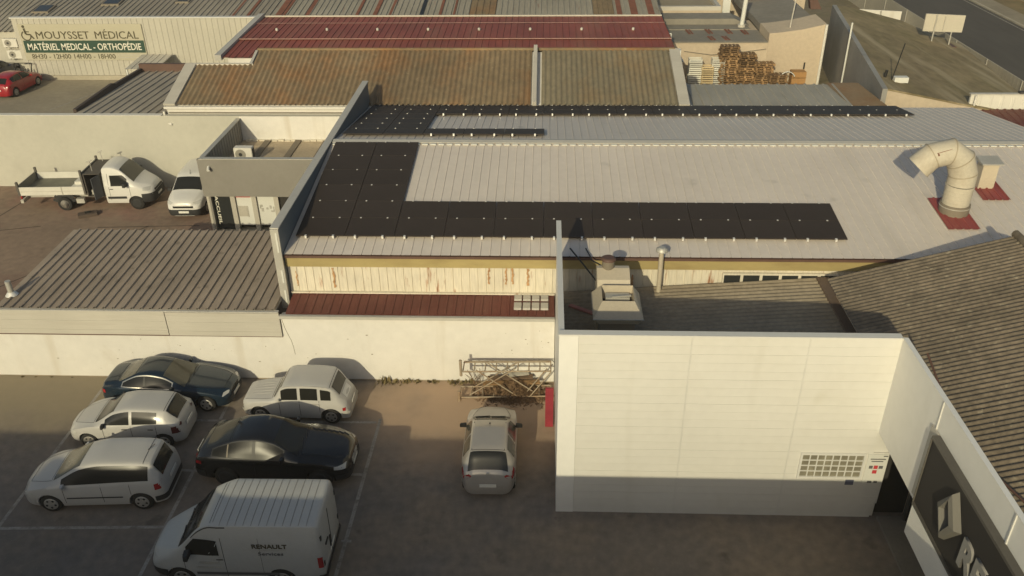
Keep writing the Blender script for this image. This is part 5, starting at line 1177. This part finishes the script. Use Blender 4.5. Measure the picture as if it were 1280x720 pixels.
c.lampf('headlight', lamp_w, .10, .42, lambda x: .70+.1*x, lambda x: .80+.12*x); c.lamp('tail_light', lamp_r, 4.5, 4.76, .82, .94); c.plate('front', .5); c.plate('rear', .8)
mb = MB(); mb.box(c.X(0)-.02, c.X(0)+.016, -.30, -.03, .58, .72); mb.box(c.X(0)-.02, c.X(0)+.016, .03, .30, .58, .72); mb.build('grille', galv, c.root)
mb = MB(); mb.bar((c.X(3.45), .15, 1.6), (c.X(3.55), .15, 1.68), .05, .05); mb.build('roof_fin', black_paint, c.root)
c.seams(((.2, 1.44),), .78, .92, ((1.46, .97), (3.56, .92), (4.44, .95)))
c.wipers(1.46, (-.5, .05), .5)
for g in (-1, 1):
    mb = MB(); xs_ = np.linspace(.25, 1.4, 8)
    for a_, b_ in zip(xs_, xs_[1:]): mb.bar((c.X(a_), g*.52, c.Z(a_, .52)+.004), (c.X(b_), g*.6, c.Z(b_, .6)+.004), .05, .02)
    mb.build('bonnet_crease', black_paint, c.root)
c.place(-8.25, 20.30, -1.0)

# white lettered panel van
c = Car('delivery_van', 'white high panel van with dark lettering on its side, at the bottom of the photo', 'van', 4.72,
        [(0, .82), (.05, .98), (.35, 1.15), (.8, 1.34), (.9, 1.40), (1.55, 2.05), (1.85, 2.2), (2.2, 2.26), (4.58, 2.26), (4.67, 2.22), (4.72, 2.08)],
        [(0, .72), (.4, .98), (.9, 1.16), (1.6, 1.25), (1.9, 1.55), (2.2, 2.05), (4.62, 2.05), (4.72, 1.8)],
        [(0, .6), (.05, .71), (.2, .82), (.5, .89), (1.1, .935), (2, .95), (4.4, .95), (4.62, .935), (4.69, .915), (4.72, .88)],
        [(0, .45), (.4, .66), (.9, .82), (1.7, .80), (2.2, .895), (4.62, .895), (4.72, .85)], van_paint, wheels=(.85, 3.55), wr=.34, sill=.28, crown=.05, rim=steel_rim)
c.screen('windscreen', .9, 1.56, .97, .92)
c.side('side_window', glass_m, 1.12, 2.0, lambda x: 1.18+.02*x, lambda x: min(1.72, c.at(x)[4][1]-.12), .009)
c.mirrors(1.18, 1.3, plast, 1.5); c.vline(1.02, .5, 1.2); c.vline(2.12, .42, 1.85); c.vline(3.1, .45, 1.85, .008); c.handles((2.0,), 1.08, plast)
c.side('gutter_strip', plast, 1.3, 2.3, lambda x: c.at(x)[4][1]-.05, lambda x: c.at(x)[4][1]-.015, .006)
c.strip(1.3, 3.5, .56, .10, M('grey_moulding', (.1, .1, .1), .6, .05, 2)); c.bumper('front_bumper', plast, 'front', .5, .32, .62, .02); c.bumper('rear_bumper', plast, 'rear', .15, .32, .52, .04)
c.lamp('headlight', lamp_w, .08, .4, .74, .94); c.lamp('tail_light', lamp_r, 4.58, 4.71, .78, 1.16); c.plate('rear', .72); c.plate('front', .5)
for k in range(13):
    mb = MB(); x = 1.95+k*.205; ys = np.linspace(-.86, .86, 13)
    for y0, y1 in zip(ys, ys[1:]): mb.bar((c.X(x), y0, c.Z(x, y0)+.002), (c.X(x), y1, c.Z(x, y1)+.002), .016, .014)
    mb.build('roof_rib', M('roof_seam_grey', (.27, .26, .24), .7, .1, 2), c.root)
xr = c.X(4.72)
mb = MB(); mb.box(xr-.03, xr+.005, .10, .16, .75, 1.15); mb.box(xr-.03, xr+.005, .3, .55, 1.22, 1.28); mb.build('door_handle', plast, c.root)
mb = MB(); mb.box(xr-.01, xr+.006, -.012, .012, .5, 2.0); mb.build('door_seam', black_m, c.root)
mb = MB()
for z in (.8, 1.7): mb.box(xr-.02, xr+.06, -.88, -.81, z, z+.14); mb.box(xr-.02, xr+.06, .81, .88, z, z+.14)
mb.build('hinge', plast, c.root)
# side facing the camera is the one at local +y (van faces left)
yv = c.Y(4.0, 1.35)+.014
fit_text('RENAULT', 0.92, .15, 'lettering', ink, c.root, (c.X(2.92), yv, 1.50), (-1, 0, 0), (0, 0, 1), ext=.004, bold=.02)
fit_text('Services', .66, .12, 'lettering', letter_g, c.root, (c.X(3.05), yv, 1.25), (-1, 0, 0), (0, 0, 1), ext=.004)
mb = MB(); mb.box(c.X(3.8), c.X(3.05), yv-.004, yv, 1.43, 1.442); mb.build('lettering_rule', galv, c.root)
mb = MB(); mb.box(c.X(1.95), c.X(1.45), c.Y(1.7, .9)+.004, c.Y(1.7, .9)+.012, .92, .99); mb.box(c.X(2.05), c.X(1.35), c.Y(1.7, .8)+.004, c.Y(1.7, .8)+.012, .76, .80); mb.build('faded_print', galv, c.root)
VAN = c; c.seams((), cross=((.88, .95), (1.86, .98)))
c.wipers(.86, (-.6, .05), .55)
c.place(-8.08, 16.5, 180.8)

# silver small hatchback driving away
c = Car('parked_car', 'silver three-door hatchback seen from behind, standing alone in the middle of the lot', 'car', 3.62,
        [(0, .6), (.05, .7), (.3, .86), (.75, .98), (.95, 1.03), (1.65, 1.41), (2.1, 1.47), (2.8, 1.45), (3.1, 1.38), (3.3, 1.16), (3.45, .98), (3.52, .9), (3.58, .7), (3.62, .5)],
        [(0, .54), (.3, .76), (.95, .90), (2, .95), (3.1, .98), (3.45, .88), (3.62, .46)],
        [(0, .44), (.05, .56), (.15, .67), (.35, .76), (.7, .81), (1.2, .83), (2.8, .83), (3.2, .80), (3.45, .74), (3.56, .67), (3.62, .58)],
        [(0, .3), (.3, .5), (.95, .64), (1.7, .545), (2.8, .54), (3.2, .54), (3.62, .5)], silver_paint, wheels=(.66, 3.03), wr=.29, group=CARS)
c.screen('windscreen', 1.0, 1.58, .96, .9, glass_l); c.screen('rear_window', 3.05, 3.43, .98, 1.16, dx=-.012)
c.window(1.36, 2.2, mat=glass_l); c.window(2.28, 2.92, mat=glass_l); c.vline(2.24, .34, .93); c.vline(1.25, .34, .9); c.handles((2.1,), .84); c.mirrors(1.34, .97, black_m, 1.1)
c.bumper('front_bumper', silver_paint, 'front', .35, .24, .46); c.bumper('rear_bumper', silver_paint, 'rear', .35, .24, .52)
c.lampf('tail_light', lamp_r, 3.24, 3.54, lambda x: .70, lambda x: .98-.45*(x-3.24)); c.lamp('headlight', lamp_w, .08, .4, .6, .74); c.plate('rear', .55); c.plate('front', .4)
mb = MB(); mb.tube([(c.X(1.85), 0, 1.45), (c.X(1.9), 0, 1.52)], .02, 6); mb.build('aerial', black_m, c.root)
mb = MB(); xr = 3.50; mb.hull8([(c.X(xr)-.02, -.06, c.Z(xr, 0)-.03), (c.X(xr)-.02, .06, c.Z(xr, 0)-.03), (c.X(xr)+.02, .06, c.Z(xr, 0)-.0), (c.X(xr)+.02, -.06, c.Z(xr, 0)-.0)], [(c.X(xr)-.03, -.04, c.Z(xr, 0)+.01), (c.X(xr)-.03, .04, c.Z(xr, 0)+.01), (c.X(xr), .04, c.Z(xr, 0)+.03), (c.X(xr), -.04, c.Z(xr, 0)+.03)]); mb.build('tailgate_badge', chrome, c.root)
mb = MB()
for g in (-1, 1): mb.bar((c.X(1.7), g*.49, c.Z(1.7, .49)+.006), (c.X(3.0), g*.49, c.Z(3.0, .49)+.006), .02, .012)
mb.build('roof_seam', plast, c.root)
c.seams(((.22, .93),), .82, .95, ((.95, .97), (3.0, .97)))
c.wipers(.97, (-.45, .05), .45)
c.place(-1.62, 20.85, 90.5)

# small white van by the annex
c = Car('small_van', 'small white van with dark lower bumper facing the camera beside the taupe annex', 'van', 4.05,
        [(0, .78), (.05, .92), (.35, 1.08), (.8, 1.2), (.95, 1.25), (1.6, 1.68), (1.95, 1.80), (2.4, 1.82), (3.7, 1.80), (3.95, 1.72), (4.05, 1.5)],
        [(0, .66), (.35, .90), (.95, 1.05), (2, 1.12), (3.9, 1.15), (4.05, 1.05)],
        [(0, .6), (.05, .72), (.15, .80), (.35, .86), (.8, .90), (1.3, .915), (3.6, .915), (3.95, .89), (4.05, .84)],
        [(0, .45), (.35, .62), (.95, .76), (1.7, .68), (3.8, .70), (4.05, .66)], clean_white, wheels=(.85, 3.45), wr=.32, sill=.24, crown=.08)
c.screen('windscreen', .97, 1.6, .97, .92); c.window(1.3, 2.1); c.mirrors(1.32, 1.1, plast, 1.3); c.vline(2.15, .4, 1.1); c.vline(1.2, .4, 1.05)
c.bumper('front_bumper', plast, 'front', .5, .26, .58, .02); c.bumper('rear_bumper', plast, 'rear', .3, .26, .5); c.lampf('headlight', lamp_w, .10, .42, lambda x: .80+.1*x, lambda x: .90+.12*x); c.plate('front', .45); c.lamp('tail_light', lamp_r, 3.9, 4.03, .9, 1.25)
mb = MB(); mb.box(c.X(0)-.02, c.X(0)+.012, -.5, .5, .66, .76); mb.build('grille', black_m, c.root)
mb = MB(); mb.tube([(c.X(1.75), 0, 1.76), (c.X(1.85), 0, 1.95)], .012, 6); mb.build('aerial', black_m, c.root)
c.place(-17.97, 40.1, -88)

# red hatchback and dark car in the rear car park
c = Car('parked_car', 'red five-door hatchback parked in the rear car park before the lettered wall', 'car', 4.2,
        [(0, .6), (.05, .7), (.4, .85), (1.0, .97), (1.15, 1.0), (1.95, 1.40), (2.5, 1.46), (3.2, 1.42), (3.6, 1.33), (3.9, 1.08), (4.08, .95), (4.15, .8), (4.2, .55)],
        [(0, .54), (.4, .76), (1.1, .9), (2.2, .95), (3.6, 1.0), (4.05, .9), (4.2, .5)],
        [(0, .5), (.05, .62), (.15, .73), (.35, .81), (.8, .87), (1.4, .89), (3.2, .89), (3.8, .86), (4.05, .79), (4.15, .72), (4.2, .62)],
        [(0, .35), (.4, .58), (1.1, .70), (2.0, .58), (3.2, .58), (3.9, .57), (4.2, .5)], red_car, wheels=(.85, 3.5), wr=.32)
c.screen('windscreen', 1.16, 1.88, .97, .92); c.screen('rear_window', 3.62, 4.0, .92, .95); c.window(1.5, 3.55); c.side('window_pillar', red_car, 2.45, 2.52, c.glassline, c.roofline, .012); c.vline(2.5, .36, .93); c.mirrors(1.5, .98); c.lamp('tail_light', lamp_r, 3.9, 4.14, .74, .92); c.lamp('headlight', lamp_w, .08, .4, .6, .72); c.plate('rear', .62); c.bumper('rear_bumper', red_car, 'rear', .3, .25, .5); c.bumper('front_bumper', red_car, 'front', .3, .25, .46); c.handles((2.3, 3.2), .84)
c.seams(((.3, 1.08),), .82, .95, ((1.1, .97),))
c.place(-38.05, 59.35, 86)
c = Car('parked_car', 'dark navy car at the left edge of the rear car park, behind the red hatchback', 'car', 4.1,
        [(0, .6), (.05, .7), (.4, .85), (1.15, 1.0), (1.95, 1.44), (2.5, 1.5), (3.5, 1.42), (3.9, 1.05), (4.1, .55)],
        [(0, .54), (.4, .76), (1.1, .9), (3.6, .98), (4.1, .5)], [(0, .5), (.15, .73), (.8, .86), (3.3, .87), (3.9, .8), (4.1, .6)], [(0, .35), (1.1, .7), (2, .58), (3.5, .57), (4.1, .5)], navy_car, wheels=(.8, 3.4), wr=.31)
c.screen('windscreen', 1.16, 1.88, .97, .92); c.screen('rear_window', 3.52, 3.88, .92, .95); c.window(1.5, 3.4); c.lamp('tail_light', lamp_r, 3.85, 4.05, .74, .9); c.lamp('headlight', lamp_w, .08, .4, .6, .72); c.vline(2.5, .36, .93); c.mirrors(1.5, .98)
c.place(-41.0, 62.0, 86)

# ------------------------------------------------------------------ tipper truck (faces right)
c = Car('tipper_truck', 'white tipper truck with open pale drop-side bed and dark locker, in the delivery yard', 'truck', 2.35,
        [(0, .92), (.05, 1.1), (.3, 1.28), (.7, 1.45), (.82, 1.52), (1.45, 2.12), (1.75, 2.27), (2.0, 2.3), (2.3, 2.26), (2.35, 2.2)],
        [(0, .82), (.4, 1.1), (.85, 1.28), (1.5, 1.36), (2.35, 1.4)],
        [(0, .66), (.05, .78), (.2, .88), (.5, .96), (1.0, 1.0), (2.3, 1.0), (2.35, .97)],
        [(0, .5), (.4, .68), (.85, .84), (1.6, .80), (2.35, .80)], clean_white, wheels=(.86,), wr=.36, sill=.36, crown=.065, rim=plast)
t = c.root
c.screen('windscreen', .84, 1.48, .97, .93, glass_l)
c.side('side_window', glass_m, 1.16, 1.98, lambda x: 1.32, lambda x: min(1.86, c.at(x)[4][1]-.12), .009)
c.mirrors(1.2, 1.42, plast, 1.7); c.vline(1.08, .5, 1.3); c.vline(2.1, .55, 1.95); c.handles((1.98,), 1.16, plast); c.bumper('front_bumper', plast, 'front', .55, .38, .86, .02)
c.lampf('headlight', lamp_w, .14, .45, lambda x: .98+.1*x, lambda x: 1.12+.12*x); c.plate('front', .6); c.strip(1.3, 2.25, .7, .13)
mb = MB(); mb.box(c.X(0)-.03, c.X(0)+.012, -.5, .5, .88, .98); mb.build('grille', black_m, t)
XX = lambda d: c.L/2-d        # d metres behind the nose
mb = MB(); mb.box(XX(6.6), XX(2.3), -.45, -.33, .55, .75); mb.box(XX(6.6), XX(2.3), .33, .45, .55, .75); mb.build('chassis_rail', galv, t)
# open locker behind the cab
lk = MB(); lk.box(XX(3.25), XX(2.42), -.98, .98, 1.96, 2.0); lk.box(XX(3.25), XX(2.42), -.98, .98, .74, .80); lk.box(XX(2.46), XX(2.42), -.98, .98, .8, 1.96); lk.box(XX(3.25), XX(3.20), -.98, .98, .8, 1.96); lk.box(XX(3.2), XX(2.46), .93, .98, .8, 1.96)
lo_ = lk.build('locker', M('dark_locker_metal', (.075, .065, .055), .6, .1, 1), t)
mb = MB(); mb.box(XX(3.19), XX(2.47), -.3, .9, 1.3, 1.33); mb.box(XX(3.1), XX(2.7), -.8, -.4, .81, 1.05); mb.box(XX(2.95), XX(2.6), -.6, -.2, 1.34, 1.5); mb.build('locker_load', galv, lo_)
mb = MB(); mb.bar((XX(2.44), -.99, 1.38), (XX(2.62), -1.55, 1.38), .04, 1.14); mb.build('locker_door', M('locker_door', (.06, .065, .075), .5, .1, 1), lo_)
# bed
mb = MB(); mb.box(XX(6.65), XX(3.35), -1.0, 1.0, .92, 1.0); mb.build('bed_floor', bed_m, t)
for sg, nm in ((-1, ''), (1, '')):
    mb = MB(); mb.box(XX(6.62), XX(3.36), sg*1.0-.02, sg*1.0+.02, .90, 1.34); o = mb.build('drop_side', bed_side, t)
    mb = MB(); mb.box(XX(6.62), XX(3.36), sg*1.025-.008, sg*1.025+.008, 1.10, 1.12); mb.box(XX(4.5), XX(4.46), sg*1.028-.01, sg*1.028+.01, .9, 1.34); mb.build('drop_side_seam', galv, o)
mb = MB(); mb.box(XX(6.70), XX(6.65), -1.03, 1.03, .92, 1.40); mb.build('tailgate', M('tailgate_metal', (.2, .19, .16), .6, .1, 1), t)
mb = MB(); mb.box(XX(3.36), XX(3.30), -1.03, 1.03, 1.0, 2.05); mb.build('headboard', M('headboard_metal', (.16, .15, .13), .6, .1, 1), t)
for y in (-1.0, 1.0):
    for d in (6.66, 3.33):
        mb = MB(); mb.box(XX(d)-.05, XX(d)+.05, y-.05, y+.05, .9, 1.62 if d > 5 else 2.2); mb.build('corner_post', sign_frame, t)
mb = MB(); mb.box(XX(4.1), XX(3.5), -.9, .2, 1.01, 1.24); mb.box(XX(4.0), XX(3.45), -.5, .6, 1.24, 1.40); mb.build('loaded_case', bed_side, t)
for y in (-.6, .75):
    mb = MB(); mb.tube([(XX(2.9), y, 2.0), (XX(2.92), y, 2.5)], .018, 6); mb.tube([(XX(2.92)-.16, y, 2.47), (XX(2.92)+.12, y, 2.58)], .03, 6); mb.build('beacon_mast', galv, t)
for sg in (-1, 1):
    for w in (0, .24):
        yo = sg*(.97-w); mb = MB(); a = Vector((XX(4.55), yo-sg*.2, .36)); b = Vector((XX(4.55), yo, .36)); dd = Vector((0, sg, 0))
        mb.tube([a, a+dd*.02, b-dd*.03, b], [.33, .36, .36, .33], 22); wo = mb.build('wheel', tyre_m, t)
        if w == 0:
            mb = MB(); mb.tube([b+dd*.001, b+dd*.01, b-dd*.05], [.22, .21, .12], 18); mb.build('rim', steel_rim, wo)
    mb = MB()
    for k in range(8):
        a0 = R(10+k*20); a1 = R(30+k*20); mb.bar((XX(4.55)+.46*math.cos(a0), sg*.83, .36+.46*math.sin(a0)), (XX(4.55)+.46*math.cos(a1), sg*.83, .36+.46*math.sin(a1)), .36, .02, (0, 1, 0))
    mb.build('mudguard', plast, t)
    mb = MB(); mb.box(XX(3.9), XX(3.5), sg*.9-.1, sg*.9+.1, .42, .66); mb.build('side_box', galv, t)
mb = MB(); mb.box(XX(6.75), XX(6.6), -.95, .95, .45, .62); mb.build('rear_bumper', galv, t)
mb = MB(); mb.box(XX(6.68), XX(6.62), -.95, -.6, .68, .82); mb.box(XX(6.68), XX(6.62), .6, .95, .68, .82); mb.build('tail_light', lamp_r, t)
c.place(-21.15, 40.25, 3.0)

hz = MB(); hz.box(-170, 170, -48, 270, -1, 19.6)
ho = hz.build('haze', MATS.setdefault('haze_air', bpy.data.materials.new('haze_air'))); ho['kind'] = 'stuff'; ho['label'] = 'thin warm haze in the evening air'; ho['category'] = 'haze'
hm = MATS['haze_air']; hm.use_nodes = True; hn = hm.node_tree.nodes; hn.remove(hn['Principled BSDF'])
pv = hn.new('ShaderNodeVolumePrincipled'); pv.inputs['Color'].default_value = (.9, .84, .74, 1); pv.inputs['Density'].default_value = .0008; pv.inputs['Anisotropy'].default_value = .2
hm.node_tree.links.new(pv.outputs[0], hn['Material Output'].inputs['Volume'])
settle()
S.render.resolution_x = 1024; S.render.resolution_y = 576
S.render.engine = 'CYCLES'
